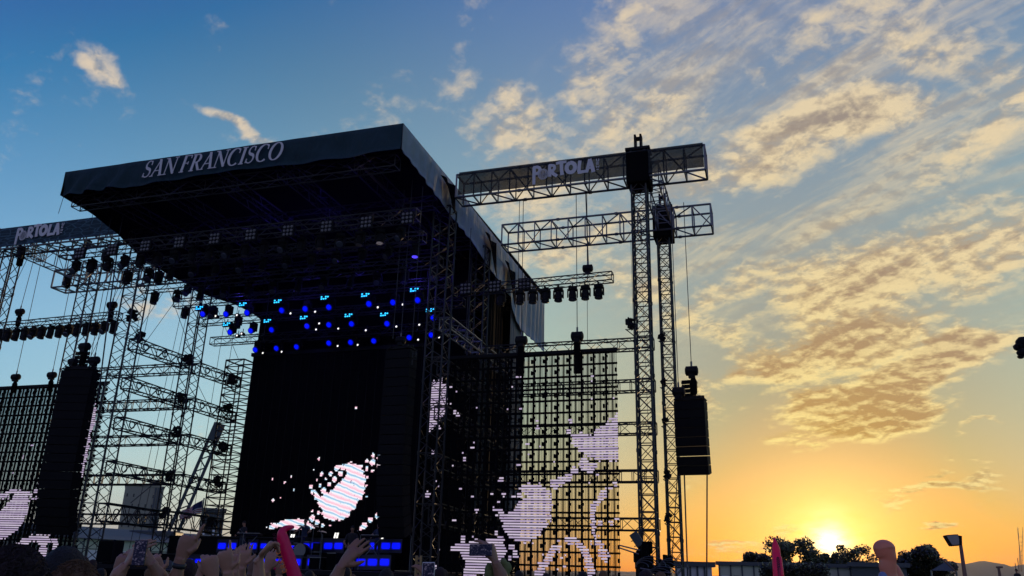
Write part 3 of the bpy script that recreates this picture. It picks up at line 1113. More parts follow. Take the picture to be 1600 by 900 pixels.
GO = 'tall outer towers carrying the header trusses'
tower('tall black lattice tower at the right, nearer of the pair', -4.5, 31.4, 19.0, 0.60, 'x', GO)
tower('tall black lattice tower at the right, farther and thinner of the pair', -4.25, 37.5, 19.0, 0.56, 'x', GO)
tower('tall black lattice tower cut by the left picture edge', -38.9, 31.4, 17.6, 0.62, 'zig', GO, head=False)
tower('tall black lattice tower rising behind the left light bar', -38.9, 36.8, 19.0, 0.75, 'zig', GO, head=False)
GI = 'lattice towers beside the stage opening'
for (u, side) in ((-29.9, 'left'), (-13.3, 'right')):
    tower('black lattice tower at the front %s corner of the stage' % side, u, 31.2, 17.2, 0.78, 'zig', GI, head=False, bay=.5)
    tower('black lattice tower midway along the %s side of the stage' % side, u, 36.1, 17.2, 0.72, 'zig', GI, head=False, bay=.5)
tower('broad ladder-like scaffold tower just left of the central video wall', -30.0, 40.6, 13.2, 1.25, 'bar', GI, head=False, bay=.42, rc=.045, rl=.03)
tower('inner scaffold tower against the central video wall edge', -28.3, 40.8, 13.1, 0.8, 'bar', GI, head=False, bay=.5, rc=.04, rl=.02)
tower('rear scaffold tower on the right side of the stage', -13.0, 40.6, 13.2, 1.0, 'bar', GI, head=False, bay=.5)
# level trusses tying the towers together
LV = [(11.87, 'top'), (9.9, 'second'), (7.95, 'third'), (5.85, 'fourth'), (3.8, 'lowest')]
for i, (z, nm) in enumerate(LV):
    for (ua, ub, sd) in ((-13.0, -4.8, 'right'), (-38.5, -30.2, 'left')):
        truss('support_truss', 'horizontal black truss behind the %s video wall, %s level' % (sd, nm), 'truss', S(ua, 36.6, z), S(ub, 36.6, z), 0.5, .5, DV, ZV, .55, .034, .019, 'dark_truss', 'level trusses behind the side video walls', 'bar' if i % 2 else 'zig')
    for (u, sd) in ((-29.9, 'left'), (-13.2, 'right')):
        for (da, db, pn) in ((31.7, 35.7, 'front'), (36.6, 40.2, 'rear')):
            zz = z + (.05 if pn == 'front' else 0)
            tt = truss('side_truss', '%s-level black truss on the %s stage side, %s span' % (nm, sd, pn), 'truss', S(u, da, zz), S(u, db, zz - (.1 if i else 0)), .55, .55 if i < 4 else .8, UV, ZV, .5, .036, .021, 'aluminium' if (sd == 'right' and i == 0) else 'dark_truss', 'level trusses between the stage side towers', 'zig')
            if sd == 'left':
                for k in (0.6, 2.0, 3.2):          # round gusset rings bolted into the lattice
                    b = MB()
                    c0 = S(u + .27, da + k, zz)
                    b.path([c0 + DV * (.17 * cos(a_ * pi / 8)) + ZV * (.17 * sin(a_ * pi / 8)) for a_ in range(17)], [.03] * 17, 5, False)
                    b.build('gusset_ring', 'dark_truss', tt)
# knots of clamps, motors and wrapped cable where the trusses meet
def clamp(label, p, s=1.0, seed=0, group='clamps and motors on the towers'):
    rnd = random.Random(seed)
    t = thing('rigging_clamp', label, 'clamp', p, group)
    b = MB()
    for k in range(5):
        e1 = (UV + ZV * rnd.uniform(-.6, .6)).normalized()
        b.box(Vector(p) + Vector((rnd.uniform(-.17, .17), rnd.uniform(-.1, .1), rnd.uniform(-.24, .2))) * s, rnd.uniform(.12, .32) * s, .2 * s, rnd.uniform(.12, .34) * s, e1, DV, e1.cross(DV))
    b.path([Vector(p) + ZV * .1 * s - UV * .2 * s, Vector(p) + ZV * .22 * s, Vector(p) + ZV * .16 * s + UV * .25 * s], [.07 * s, .10 * s, .06 * s], 8)
    b.build('housing', 'black_metal', t)
    b = MB()
    for k in range(5):
        a_ = Vector((rnd.uniform(-1, 1), rnd.uniform(-1, 1), rnd.uniform(-1, 1))).normalized() * .36 * s
        b.tube(Vector(p) - a_ * .6, Vector(p) + a_, .035, 6)
    b.build('handle', 'black_metal', t)
    b = MB()
    pts = [Vector(p) + Vector((.3 * s * cos(k), .3 * s * sin(k * 1.3), -.1 - .09 * k * s)) for k in range(8)]
    b.path(pts, [.02] * 8, 5)
    b.build('cable_loop', 'cable', t)
    return t


n_ = 0
for (z, nm) in LV:
    for (u, d, w_) in ((-29.9, 36.1, 'middle left tower'), (-30.0, 40.1, 'scaffold left of the video wall'), (-4.5, 36.9, 'right tower pair')):
        n_ += 1
        clamp('black clamp on the %s, %s truss level' % (w_, nm), S(u + .1, d - .35, z + (.3 if n_ % 2 else .1)), .95 if u < -20 else .6, n_)
clamp('hunched black motor on top of the %s truss by the front left tower' % 'highest', S(-29.9, 32.1, 12.4), 1.0, 31)
clamp('black wrapped motor clinging to the upper front left tower', S(-29.6, 31.0, 13.2), 1.0, 32)
clamp('black cable bundle on the tall right tower beside the top wall truss', S(-4.95, 31.0, 11.2), .75, 33)

# guy wires
W = [((-41.0, 31.4, 17.6), (-43.5, 33, 2)), ((-40, 31.6, 17.6), (-41, 31.8, 2)), ((-37.9, 31.6, 17.6), (-43.0, 31.8, 2)), ((-36.5, 36.8, 17.4), (-39.4, 35, 2)), ((-36.2, 36.8, 17.4), (-39.1, 35, 2)),
     ((-34.5, 36.8, 17.4), (-34.7, 36.2, 2)), ((-33.9, 36.8, 17.4), (-34.1, 36.2, 2)), ((-32.8, 36.8, 17.4), (-38.8, 36.4, 6)), ((-31.6, 36.8, 17.4), (-32.0, 36.2, 2)), ((-31.2, 36.8, 17.4), (-31.5, 36.2, 2)),
     ((-29.6, 38, 17.2), (-29.8, 38.0, 2)), ((-29.6, 39, 17.2), (-29.8, 39.0, 2)), ((-29.9, 35.4, 17.2), (-34.0, 36.2, 12.4)), ((-29.9, 32.0, 17.0), (-29.9, 36.0, 12.6)), ((-30, 36.5, 11.5), (-30, 40.4, 8.2)),
     ((-29.9, 36.5, 16.6), (-29.9, 40.2, 13.2)), ((-12.9, 33.5, 17.2), (-12.9, 33.5, 11)), ((-14.1, 28.5, 17), (-14.1, 28.5, 10.4)), ((-13.2, 28.4, 17), (-13.2, 28.4, 10.4))]
WL = ['slanting guy wire at the far left edge under the banner', 'upright wire left of the left light bar hoist', 'long wire slanting down-left from the left banner', 'wire slanting down-left behind the left light bar, outer', 'wire slanting down-left behind the left light bar, inner',
      'upright wire right of the rear left tower, first', 'upright wire right of the rear left tower, second', 'long wire crossing behind the left light bar to the lower left', 'upright wire left of the front left stage tower, outer', 'upright wire left of the front left stage tower, inner',
      'upright wire between middle tower and scaffold, nearer', 'upright wire between middle tower and scaffold, farther', 'wire fanning down-left from the lone black lamp', 'wire slanting right from the front left tower top', 'wire slanting down across the gap left of the scaffold',
      'wire from the middle left tower down to the scaffold top', 'thin upright wire inside the right stage side', 'upright wire over the middle line array, left', 'upright wire over the middle line array, right']
for i, (a_, b_) in enumerate(W):
    wire(WL[i], S(*a_), S(*b_), .014, group='guy wires among the towers')
for i, (u, d, z1) in enumerate(((-5.6, 36.9, 3), (-5.3, 36.9, 8), (-5.9, 37.6, 3))):
    wire('thin wire between the right video wall and the tower pair, %s from the left' % ('second', 'third', 'first')[i], S(u, d, 17.6), S(u + .1, d, z1), .009, group='wires beside the right wall')

# ------------------------------------------------------------------ video walls
def inpoly(x, y, P):
    c = False
    j = len(P) - 1
    for i in range(len(P)):
        xi, yi = P[i]
        xj, yj = P[j]
        if (yi > y) != (yj > y) and x < (xj - xi) * (y - yi) / (yj - yi) + xi:
            c = not c
        j = i
    return c


def region(P, ox, oy, s):
    return [(ox + a / s, oy + b / s) for a, b in P]


def on_plane(x, y, d):
    """point of the stage plane at depth d seen at photograph position (x, y)"""
    v = _f * 1270 + _r * (x - 800) + _u * (450 - y)
    return CAMP + v * (d / v.dot(DV))


class Picture:
    """shapes shown on a wall, kept as outlines on the wall's own face (metres along it and up)"""
    def __init__(s, d, polys, dots, cuts=()):
        s.q = []
        for lst, k in ((polys, 1), (cuts, -1)):
            for P in lst:
                pts = [on_plane(x, y, d) for x, y in P]
                P2 = [(p.dot(UV), p.z) for p in pts]
                s.q.append((k, P2, min(a for a, b in P2), max(a for a, b in P2), min(b for a, b in P2), max(b for a, b in P2)))
        s.dots = []
        for x, y, r in dots:
            p = on_plane(x, y, d)
            s.dots.append((p.dot(UV), p.z, r * 0.031))

    def on(s, u, z, jit):
        a, b = u + jit[0], z + jit[1]
        v = False
        for k, P, u0, u1, z0, z1 in s.q:
            if u0 <= a <= u1 and z0 <= b <= z1 and inpoly(a, b, P):
                v = k > 0
        if v:
            return True
        for (x, y, r) in s.dots:
            if (u - x) ** 2 + ((z - y) * 0.9) ** 2 < r * r:
                return True
        return False


def lit_mesh(pic, u0, u1, z0, z1, d, du, dz, fill, seed, name, m, parent):
    rnd = random.Random(seed)
    b = MB()
    nz = int((z1 - z0) / dz)
    nu = int((u1 - u0) / du)
    jit = {}
    for j in range(nz):
        z = z0 + (j + .5) * dz
        run = None
        for i in range(nu + 1):
            u = u0 + (i + .5) * du
            key = (int(i * du / .12), int(j * dz / .12))
            if key not in jit:
                jit[key] = (rnd.uniform(-.07, .07), rnd.uniform(-.07, .07))
            on = i < nu and pic.on(u, z, jit[key])
            if on and run is None:
                run = u - du / 2
            if not on and run is not None:
                b.sbox(run, u - du / 2, d - .012, d, z - dz * fill / 2, z + dz * fill / 2)
                run = None
    o = b.build(name, m, parent)
    return tag(o, kind='stuff')


HEART = region([(585, 510), (600, 540), (630, 590), (660, 660), (680, 700), (740, 725), (800, 710), (850, 670), (895, 600), (910, 520), (900, 450), (860, 410), (820, 400), (770, 405), (730, 425), (712, 445), (790, 450), (770, 480), (735, 500), (700, 545), (660, 560), (630, 545), (600, 515)], 600, 640, 3.46)
R_POLY = [HEART,
          region([(1010, 140), (1060, 120), (1110, 140), (1180, 90), (1240, 40), (1278, 5), (1278, 275), (1230, 280), (1160, 280), (1110, 260), (1060, 225), (1020, 180)], 600, 640, 3.46),
          region([(335, 755), (420, 720), (520, 705), (600, 690), (640, 680), (660, 760), (640, 800), (665, 900), (425, 900), (440, 830), (415, 780)], 600, 640, 3.46),
          region([(945, 730), (905, 740), (870, 790), (830, 850), (800, 905), (850, 905), (880, 850), (920, 790), (955, 745)], 600, 640, 3.46),
          region([(975, 690), (1040, 690), (1100, 760), (1140, 850), (1130, 905), (1100, 905), (1085, 800), (1040, 740), (985, 720)], 600, 640, 3.46),
          region([(1120, 500), (1160, 480), (1200, 440), (1220, 400), (1232, 420), (1190, 480), (1150, 520), (1140, 600), (1150, 680), (1215, 780), (1215, 840), (1190, 840), (1160, 760), (1125, 670), (1112, 580)], 600, 640, 3.46),
          [(668, 604), (688, 590), (697, 602), (699, 640), (690, 655), (676, 672), (664, 686), (661, 640)]]
rr = random.Random(4)
R_DOTS = [(600 + a / 3.46, 640 + b / 3.46, c / 3.46) for a, b, c in [(925, 400, 22), (960, 385, 20), (1000, 365, 17), (1030, 330, 16), (1080, 295, 24), (1112, 318, 20), (1140, 300, 14), (1010, 60, 10), (830, 100, 9), (775, 187, 8), (480, 205, 8), (435, 268, 7), (728, 298, 8), (632, 380, 12), (480, 475, 6), (500, 545, 9), (380, 600, 9), (610, 668, 9), (235, 460, 14), (430, 690, 12), (300, 100, 9), (210, 180, 6), (265, 230, 7), (270, 25, 8), (830, 65, 7), (700, 470, 10), (735, 465, 12), (650, 460, 9), (620, 500, 9), (1000, 120, 12), (1250, 400, 10), (1180, 450, 12), (1170, 610, 12), (1230, 610, 10), (1260, 590, 9), (690, 740, 14), (712, 790, 12), (680, 800, 9), (710, 770, 8), (960, 800, 7), (980, 850, 7), (940, 860, 6), (285, 855, 10), (160, 830, 8)]]
R_DOTS += [(705 + rr.uniform(-4, 12), 600 + rr.uniform(0, 60), rr.uniform(1.2, 2.4)) for _ in range(8)]
R_DOTS += [(rr.uniform(672, 960), rr.uniform(560, 880), rr.uniform(.9, 2.0)) for _ in range(60)]
L_POLY = [[(-60, 760), (0, 770), (20, 764), (46, 768), (45, 800), (28, 828), (8, 842), (-60, 860)],
          [(22, 852), (40, 838), (60, 834), (78, 838), (80, 852), (66, 850), (50, 845), (38, 858), (26, 872), (8, 890), (2, 886)], [(66, 846), (74, 850), (73, 878), (66, 894), (58, 892), (64, 872), (62, 856)],
          [(82, 842), (90, 842), (90, 862), (84, 872)], [(140, 640), (150, 632), (148, 660), (138, 700), (132, 735), (126, 760), (128, 720), (134, 680)]]
L_CUT = [[(-60, 790), (0, 782), (20, 770), (24, 776), (4, 796), (-60, 830)]]
L_DOTS = [(a * 160 / 514, 560 + b * 280 / 900, c) for a, b, c in [(163, 435, 2.5), (183, 665, 4), (207, 648, 4), (232, 627, 3.5), (158, 685, 3), (165, 705, 3), (188, 700, 3), (205, 690, 2.6), (118, 495, 2), (270, 440, 3), (228, 655, 3), (200, 625, 2), (68, 580, 1.6), (45, 700, 2)]]
M_POLY = [region([(840, 290), (870, 370), (910, 440), (930, 490), (1000, 515), (1060, 500), (1110, 465), (1150, 400), (1190, 360), (1215, 300), (1220, 200), (1190, 130), (1140, 100), (1080, 105), (1010, 135), (1005, 150), (1060, 150), (1090, 168), (1060, 220), (1000, 280), (950, 315), (905, 345), (870, 300)], 300, 700, 4.5),
          region([(505, 563), (560, 540), (640, 515), (760, 500), (840, 520), (870, 565)], 300, 700, 4.5)]
M_DOTS = [(300 + a / 4.5, 700 + b / 4.5, c / 4.5) for a, b, c in [(1355, 35, 18), (1315, 70, 17), (1350, 82, 16), (1270, 100, 21), (1310, 122, 12), (1230, 92, 11), (1230, 145, 13), (1275, 50, 13), (1270, 160, 10), (1320, 15, 9), (912, 183, 14), (975, 180, 15), (1045, 180, 18), (1020, 140, 20), (1005, 220, 18), (940, 218, 9), (900, 265, 12), (835, 272, 15), (965, 255, 14), (925, 300, 20), (845, 495, 21), (880, 520, 17), (920, 545, 12), (890, 455, 13), (845, 445, 8), (570, 367, 9), (622, 347, 5), (652, 243, 7), (698, 202, 7), (717, 293, 6), (893, 77, 9), (855, 155, 6), (1310, 470, 20), (1335, 480, 24), (1300, 478, 16), (1350, 475, 15), (1255, 505, 17), (1213, 545, 21), (1190, 562, 14), (1230, 205, 10), (1225, 265, 8), (1228, 345, 6), (877, 228, 7), (575, 548, 20), (970, 545, 6)]]
M_DOTS += [(606, 640, 2.6), (608, 622, 2.2), (556, 637, 2), (604, 650, 2.2), (608, 598, 2), (426, 748, 1.5)]


def side_wall(label, u0, u1, d, z0, z1, pic, seed):
    t = thing('video_wall', label, 'video wall', S((u0 + u1) / 2, d, z0), 'see-through video walls of the two wings')
    nc, nr = 16, 18
    w, h = (u1 - u0) / nc, (z1 - z0) / nr
    rnd = random.Random(seed)
    for i in range(nc):
        b = MB()
        a = u0 + i * w
        b.sbox(a, a + .085, d, d + .09, z0, z1)
        b.sbox(a + w * .55, a + w * .55 + .045, d + .002, d + .07, z0 + .002, z1 - .002)
        for j in range(nr + 1):
            z = z0 + j * h
            b.sbox(a + .056, a + w - .002, d + .004, d + .085, z - .038 if j else z, z + .038 if j < nr else z)
        for k in range(1, 9):
            x = a + w * k / 9 + .012
            if k == 5:
                continue
            b.sbox(x, x + .019, d + .01, d + .03, z0 + .01, z1 - .01)
        for j in range(nr):                       # latch and data box on the back of each panel
            z = z0 + j * h
            if rnd.random() < .85:
                b.sbox(a + w * .78, a + w * .94, d + .03, d + .13, z + h * .3, z + h * .62)
            b.sbox(a + .06, a + .10, d + .03, d + .12, z + h * .55, z + h * .75)
        b.build('panel_column', 'wall_frame', t)
    b = MB()
    b.sbox(u0 - .02, u1 + .02, d + .02, d + .12, z1 + .03, z1 + .16)
    b.build('hanging_bar', 'black_metal', t)
    lit_mesh(pic, u0 + .03, u1, z0, z1, d - .015, .06, .105, .62, seed, 'picture', 'picture_side', t)
    return t


side_wall('right see-through video wall showing lavender shapes, sunset visible through it', -13.95, -5.75, 32.3, 1.5, 10.45, Picture(32.3, R_POLY, R_DOTS), 11)
side_wall('left see-through video wall with pale pink shape cut by the picture edge', -39.9, -31.6, 32.3, 1.6, 10.1, Picture(32.3, L_POLY, L_DOTS, L_CUT), 12)

mw = thing('video_wall', 'large black central video wall showing a pink, white and cyan striped heart shape', 'video wall', S(-21.6, 36.9, 3.2), 'main')
del mw['group']
b = MB()
b.sbox(-26.62, -16.35, 37.0, 37.3, 3.15, 12.45)
b.build('panel_body', 'black_drape', mw)
b = MB()
k = 0
u = -26.6
while u < -16.4:
    b.sbox(u, u + .015, 36.985, 37.0, 3.16, 12.44)
    u += .5
for o_ in (b,):
    o_.build('panel_seams', 'black_plastic', mw)
b = MB()
b.sbox(-26.75, -16.2, 36.95, 37.35, 12.47, 12.66)
b.build('hanging_bar', 'black_metal', mw)
lit_mesh(Picture(36.97, M_POLY, M_DOTS), -26.6, -16.37, 3.18, 12.4, 36.97, .06, .06, .97, 8, 'picture', 'picture_main', mw)


# ------------------------------------------------------------------ hoists, cables, line arrays
def hoist_mesh(t, p, s=1.0, tilt=0.0):
    b = MB()
    p = Vector(p)
    ax = (UV * cos(tilt) + DV * sin(tilt))
    b.path([p - ax * .2 * s, p - ax * .17 * s, p + ax * .17 * s, p + ax * .2 * s], [.08 * s, .15 * s, .15 * s, .08 * s], 12)
    b.box(p - ZV * .14 * s, .2 * s, .2 * s, .16 * s, UV, DV)
    b.build('motor', 'black_metal', t, smooth=False)


def hoist(label, p, top, s=1.0, bag=True, group='chain hoists'):
    t = thing('chain_hoist', label, 'hoist', p, group)
    hoist_mesh(t, p, s)
    b = MB()
    b.tube(Vector(p) + ZV * .1 * s, Vector(p) + ZV * .3 * s, .03 * s, 6)
    b.build('hook', 'steel_wire', t)
    if bag:
        b = MB()
        q = Vector(p) - ZV * .35 * s + UV * .05
        b.path([q + ZV * .12 * s, q, q - ZV * .35 * s, q - ZV * .42 * s], [.07 * s, .12 * s, .11 * s, .06 * s], 10)
        b.build('chain_bag', 'black_drape', t, smooth=True)
    b = MB()
    b.tube(Vector(p) + ZV * .25 * s, Vector(top), .016, 5)
    b.build('chain', 'cable', t)
    return t


def array(label, u, d, ztop, n, w, yaw, splay, h=.365, depth=.62, logo=None, grp='hanging line array loudspeakers'):
    t = thing('line_array', label, 'line array', S(u, d, ztop), grp)
    cy, sy = cos(yaw), sin(yaw)
    ax = UV * cy + DV * sy
    ay = DV * cy - UV * sy
    b = MB()
    top = S(u, d, ztop)
    b.box(top + ZV * .10 - ax * w * .36, .09, depth * 1.1, .12, ax, ay)
    b.box(top + ZV * .10 + ax * w * .36, .09, depth * 1.1, .12, ax, ay)
    b.box(top + ZV * .17, w * .92, .1, .08, ax, ay)
    b.box(top + ZV * .05, w, depth * .95, .05, ax, ay)
    b.build('flying_frame', 'black_metal', t)
    ang = 0.0
    c = Vector(top)
    for k in range(n):
        ang += splay[k] if k < len(splay) else splay[-1]
        dn = -ZV * cos(ang) + ay * sin(ang) * 1.0      # the lower boxes tuck back under the upper ones
        fr = ay * cos(ang) + ZV * sin(ang)
        cc = c + dn * (h * .5 + .012)
        b = MB()
        # wedge-shaped cabinet: full height at the grille, slimmer at the back
        hw = w / 2
        i = len(b.v)
        for yy, hh in ((-depth / 2, h * .47), (-depth * .36, h * .485), (depth / 2, h * .45)):
            for xx in (-hw, hw):
                for zz in (-hh, hh):
                    b.v.append(cc + ax * xx + fr * yy - dn * zz)
        for a0 in (0, 4):
            b.f += [(a0, a0 + 4, a0 + 5, a0 + 1), (a0 + 2, a0 + 3, a0 + 7, a0 + 6), (a0, a0 + 2, a0 + 6, a0 + 4), (a0 + 1, a0 + 5, a0 + 7, a0 + 3)]
        b.f += [(0, 1, 3, 2), (8, 10, 11, 9)]
        cab = b.build('cabinet', 'black_lacquer', t)
        g_ = MB()
        g_.box(cc - fr * (depth / 2 + .006), w * .94, .012, h * .93, ax, fr, -dn)
        g_.build('grille', 'speaker_grille', cab, origin=None)
        cab.children[0].location = (0, 0, 0)
        m_ = MB()
        for sx in (-1, 1):
            m_.box(cc + ax * sx * (hw + .012) - fr * depth * .3, .022, .07, h * .5, ax, fr, -dn)
            m_.box(cc + ax * sx * (hw + .010) + fr * depth * .3, .02, .05, h * .42, ax, fr, -dn)
        m_.build('side_link', 'dark_truss', cab)
        cab.children[-1].location = (0, 0, 0)
        if k % 5 == 2:
            m_ = MB()
            m_.box(cc - fr * (depth / 2 + .014) - ax * w * .4, .07, .01, .03, ax, fr, -dn)
            m_.build('badge', 'silver_print', cab)
            cab.children[-1].location = (0, 0, 0)
        if logo == k:
            m_ = MB()
            q0 = cc - fr * (depth / 2 + .016) - ax * w * .22
            m_.path([q0 + ax * (.11 * cos(a_ * pi / 10)) - dn * (.11 * sin(a_ * pi / 10)) for a_ in range(21)], [.014] * 21, 5, False)
            m_.box(q0 + ax * .33, .09, .01, .03, ax, fr, -dn)
            m_.build('ring_emblem', 'silver_print', cab)
            cab.children[-1].location = (0, 0, 0)
        c = c + dn * (h + .004)
    return t, c, ax


lo = [0.0] * 9 + [.012, .015, .02, .03, .035, .04, .05, .05, .06, .06, .06]
t1_, e1, ax1 = array('long black line array hung beside the left wing video wall', -29.4, 28.4, 9.75, 19, 1.48, .22, lo)
t2_, e2, ax2 = array('long black line array hung right of the central video wall', -13.62, 28.4, 9.85, 19, 1.08, -.05, lo)
t3_, e3, ax3 = array('short black line array hanging alone against the orange sky', -3.0, 33.8, 8.55, 8, 1.25, -.12, [0, 0, .01, .015, .02, .05, .05, .06], logo=5)
b = MB()      # pale letter marks on the edge of the middle array
q0 = S(-13.0, 28.1, 9.5)
for k, pts in enumerate([[(0, 0), (0, .22)], [(0, .11), (.14, .11)], [(.14, 0), (.14, .22)], [(0, -.1), (.14, -.1)], [(0, -.1), (0, -.3)]]):
    b.tube(q0 + UV * pts[0][0] + ZV * pts[0][1], q0 + UV * pts[1][0] + ZV * pts[1][1], .018, 5)
o = b.build('side_lettering', 'dark_truss', t2_)
GH = 'chain hoists over the line arrays and video walls'
hoist('round black motor on the left top corner of the lone array', S(-3.45, 33.7, 8.95), S(-3.45, 33.7, 17.6), 1.3, False, GH)
hoist('tall black motor with chain bag on the lone array, right side', S(-2.9, 33.9, 9.85), S(-2.9, 33.9, 17.6), 1.35, True, GH)
hoist('black motor with leaning chain bag above the left array', S(-29.5, 28.4, 10.9), S(-29.5, 28.4, 17.4), 1.2, True, GH)
hoist('small motor at the left corner of the left array', S(-30.1, 28.5, 10.25), S(-30.1, 28.5, 17.4), 1.0, False, GH)
hoist('small motor at the right corner of the left array', S(-28.9, 28.5, 10.25), S(-28.9, 28.5, 17.4), 1.2, False, GH)
hoist('black motor above the middle array', S(-13.7, 28.4, 10.3), S(-13.7, 28.4, 17.4), 1.0, False, GH)
for i, (u, z) in enumerate(((-9.85, 11.1), (-7.4, 11.15))):
    hoist('black motor over the %s half of the right video wall top' % ('left', 'right')[i], S(u, 32.2, z), S(u, 32.0, 17.6), 1.3, False, GH)
    b = MB()
    b.sbox(u - .13, u + .13, 32.1, 32.28, 9.55, 10.85)
    tag(b.build('hanging_strap', 'black_drape', origin=S(u, 32.2, 10.5)), 'black sleeve hanging over the right video wall, %s one' % ('left', 'right')[i], 'sleeve', 'sleeves over the right video wall')
for i, u in enumerate((-37.6, -35.2, -32.9)):
    hoist('black motor on top of the left wing video wall, %s from the left' % ORD[i], S(u, 32.2, 10.7), S(u, 32.1, 17.6), 1.1, True, GH)
for i, u in enumerate((-26.2, -17.0)):
    hoist('black motor on the %s top corner of the central video wall' % ('left', 'right')[i], S(u, 37.1, 13.2), S(u, 37.1, 17), .9, False, GH)
wire('left black safety rope below the lone array', e3 - ax3 * .42 + ZV * .1, S(-3.4, 33.6, .3), .030, group='ropes below the lone line array')
wire('right black safety rope below the lone array', e3 + ax3 * .50 + ZV * .1, S(-2.75, 33.6, .3), .030, group='ropes below the lone line array')
wire('short slanting rope at the left edge of the lone array', e3 - ax3 * .68 + ZV * .2, S(-4.1, 33.4, .8), .02, group='ropes below the lone line array')
wire('thin cable from the right header truss to the light bar, left', S(-10.0, 31.9, 17.6), S(-10.0, 32.0, 13.5), .014, group='cables from the right header truss')
wire('thick cable from the right header truss to the light bar hoist', S(-6.95, 31.9, 17.6), S(-6.85, 32.0, 13.9), .022, group='cables from the right header truss')
wire('thin cable down from the right rear header truss', S(-8.0, 37.0, 17.6), S(-8.0, 37.0, 12.2), .012, group='cables from the right header truss')
wire('heavy black cable looping down beside the front left stage tower', S(-31.2, 30.8, 17.4), S(-30.9, 31.2, 9.0), .035, sag=.5, group='rigging cables')
for i in range(4):
    wire('black cord hanging below the left roof edge, %s from the corner' % ORD[i], S(UL + .1 + i * .2, 26 + i * 1.6, 17.4), S(UL - .1 + i * .25, 26.1 + i * 1.6, 16.6 - .2 * i), .012, group='loose cords under the left roof corner')


# ------------------------------------------------------------------ lights
def moving_head(lens, tilt, name='moving_head_light'):
    """hung from above at local origin; tilt turns the lamp from straight down towards the audience (-y)"""
    t = bpy.data.objects.new(name, None)
    COL.objects.link(t)
    b = MB()
    b.box((0, 0, -.02), .05, .30, .10)
    b.box((0, 0, -.13), .36, .26, .14)
    b.build('base', 'black_plastic', t, local=True, bevel=.015)
    b = MB()
    for s_ in (-1, 1):
        b.box((s_ * .20, 0, -.36), .055, .12, .36)
    b.box((0, 0, -.225), .42, .14, .05)
    b.build('yoke', 'black_plastic', t, local=True, bevel=.012)
    dirv = Vector((0, -sin(tilt), -cos(tilt)))
    c = Vector((0, 0, -.42))
    b = MB()
    b.path([c - dirv * .20, c - dirv * .17, c, c + dirv * .16, c + dirv * .24, c + dirv * .245], [.09, .135, .165, .16, .175, .15], 16)
    hd = b.build('lamp_head', 'black_plastic', t, local=True, smooth=True)
    b = MB()
    b.path([c + dirv * .24, c + dirv * .26], [.15 if lens != 'glow_blue' else .165, .135 if lens != 'glow_blue' else .155], 16)
    b.build('lens', lens, hd, local=True)
    return t


def blinder(lens):
    t = bpy.data.objects.new('blinder_light', None)
    COL.objects.link(t)
    b = MB()
    b.box((0, .05, 0), .56, .10, .56)
    b.box((0, .14, .0), .2, .1, .3)
    b.tube((0, .1, .2), (0, .1, .42), .03, 6)
    b.build('housing', 'black_metal', t, local=True, bevel=.01)
    for i in range(3):
        for j in range(3):
            b = MB()
            q = Vector(((i - 1) * .17, 0, (j - 1) * .17))
            b.path([q, q + Vector((0, -.02, 0)), q + Vector((0, -.03, 0))], [.062, .062, .04], 8)
            b.build('lamp', lens, t, local=True, smooth=True)
    return t


def strobe(lens):
    t = bpy.data.objects.new('strobe_light', None)
    COL.objects.link(t)
    b = MB()
    b.box((0, .06, 0), .52, .12, .27)
    b.tube((0, .06, .1), (0, .06, .3), .03, 6)
    b.build('housing', 'black_metal', t, local=True, bevel=.01)
    rnd = random.Random(3)
    for i in range(4):
        for j in range(2):
            if (i + 2 * j) % 5 == 3:
                continue
            b = MB()
            b.box(((i - 1.5) * .115, -.008, (j - .5) * .10 + rnd.uniform(-.01, .01)), .075, .015, .062)
            b.build('lit_cell', lens, t, local=True)
    return t


def par(lens, r=.055):
    t = bpy.data.objects.new('spot_lamp', None)
    COL.objects.link(t)
    b = MB()
    b.path([(0, .22, .02), (0, .18, .01), (0, 0, 0), (0, -.04, 0)], [.05, .09, .10, .11], 12)
    b.tube((0, .08, .08), (0, .08, .3), .02, 6)
    b.build('can', 'black_metal', t, local=True)
    b = MB()
    b.path([(0, -.035, 0), (0, -.05, 0)], [r, r * .8], 10)
    b.build('lens', lens, t, local=True)
    return t


P_DARK = moving_head('lens_dark', .15)
P_DARK2 = moving_head('lens_dark', .75)
P_BLUE = moving_head('glow_blue', 1.05)
P_BLIND = blinder('lamp_pale')
P_STROBE = strobe('glow_cyan')
P_PAR = par('glow_white')
RZ = -A
used = []


def put(proto, p, label, cat, group, yaw=0.0):
    first = proto.name not in used
    if first:
        used.append(proto.name)
        o = proto
        o.location = Vector(p)
        o.rotation_euler = (0, 0, RZ + yaw)
        tag(o, label, cat, group)
    else:
        o = dup(proto, p, (0, 0, RZ + yaw), label, group, cat)
    return o


rnd = random.Random(17)
# valance row: nine-lamp blinders with heads between and below them
truss('light_truss', 'black lighting truss with nine-lamp blinders under the roof front', 'truss', S(-31.0, 27.5, 15.25), S(-12.9, 27.5, 15.25), .45, .45, DV, ZV, .6, .03, .015, 'dark_truss', 'lighting trusses')
k = 0
for i in range(10):
    u = -29.6 + i * 1.82
    put(P_BLIND, S(u, 27.15, 15.02), 'nine-lamp blinder on the front lighting truss, %s from the left' % ORD[i], 'blinder light', 'blinders on the front lighting truss')
for i in range(19):
    u = -30.3 + i * .92
    put(P_DARK if i % 3 else P_DARK2, S(u, 27.75, 14.95), 'unlit moving head under the front lighting truss, %s from the left' % ORD[i], 'stage light', 'unlit heads on the front lighting truss', rnd.uniform(-.5, .5))
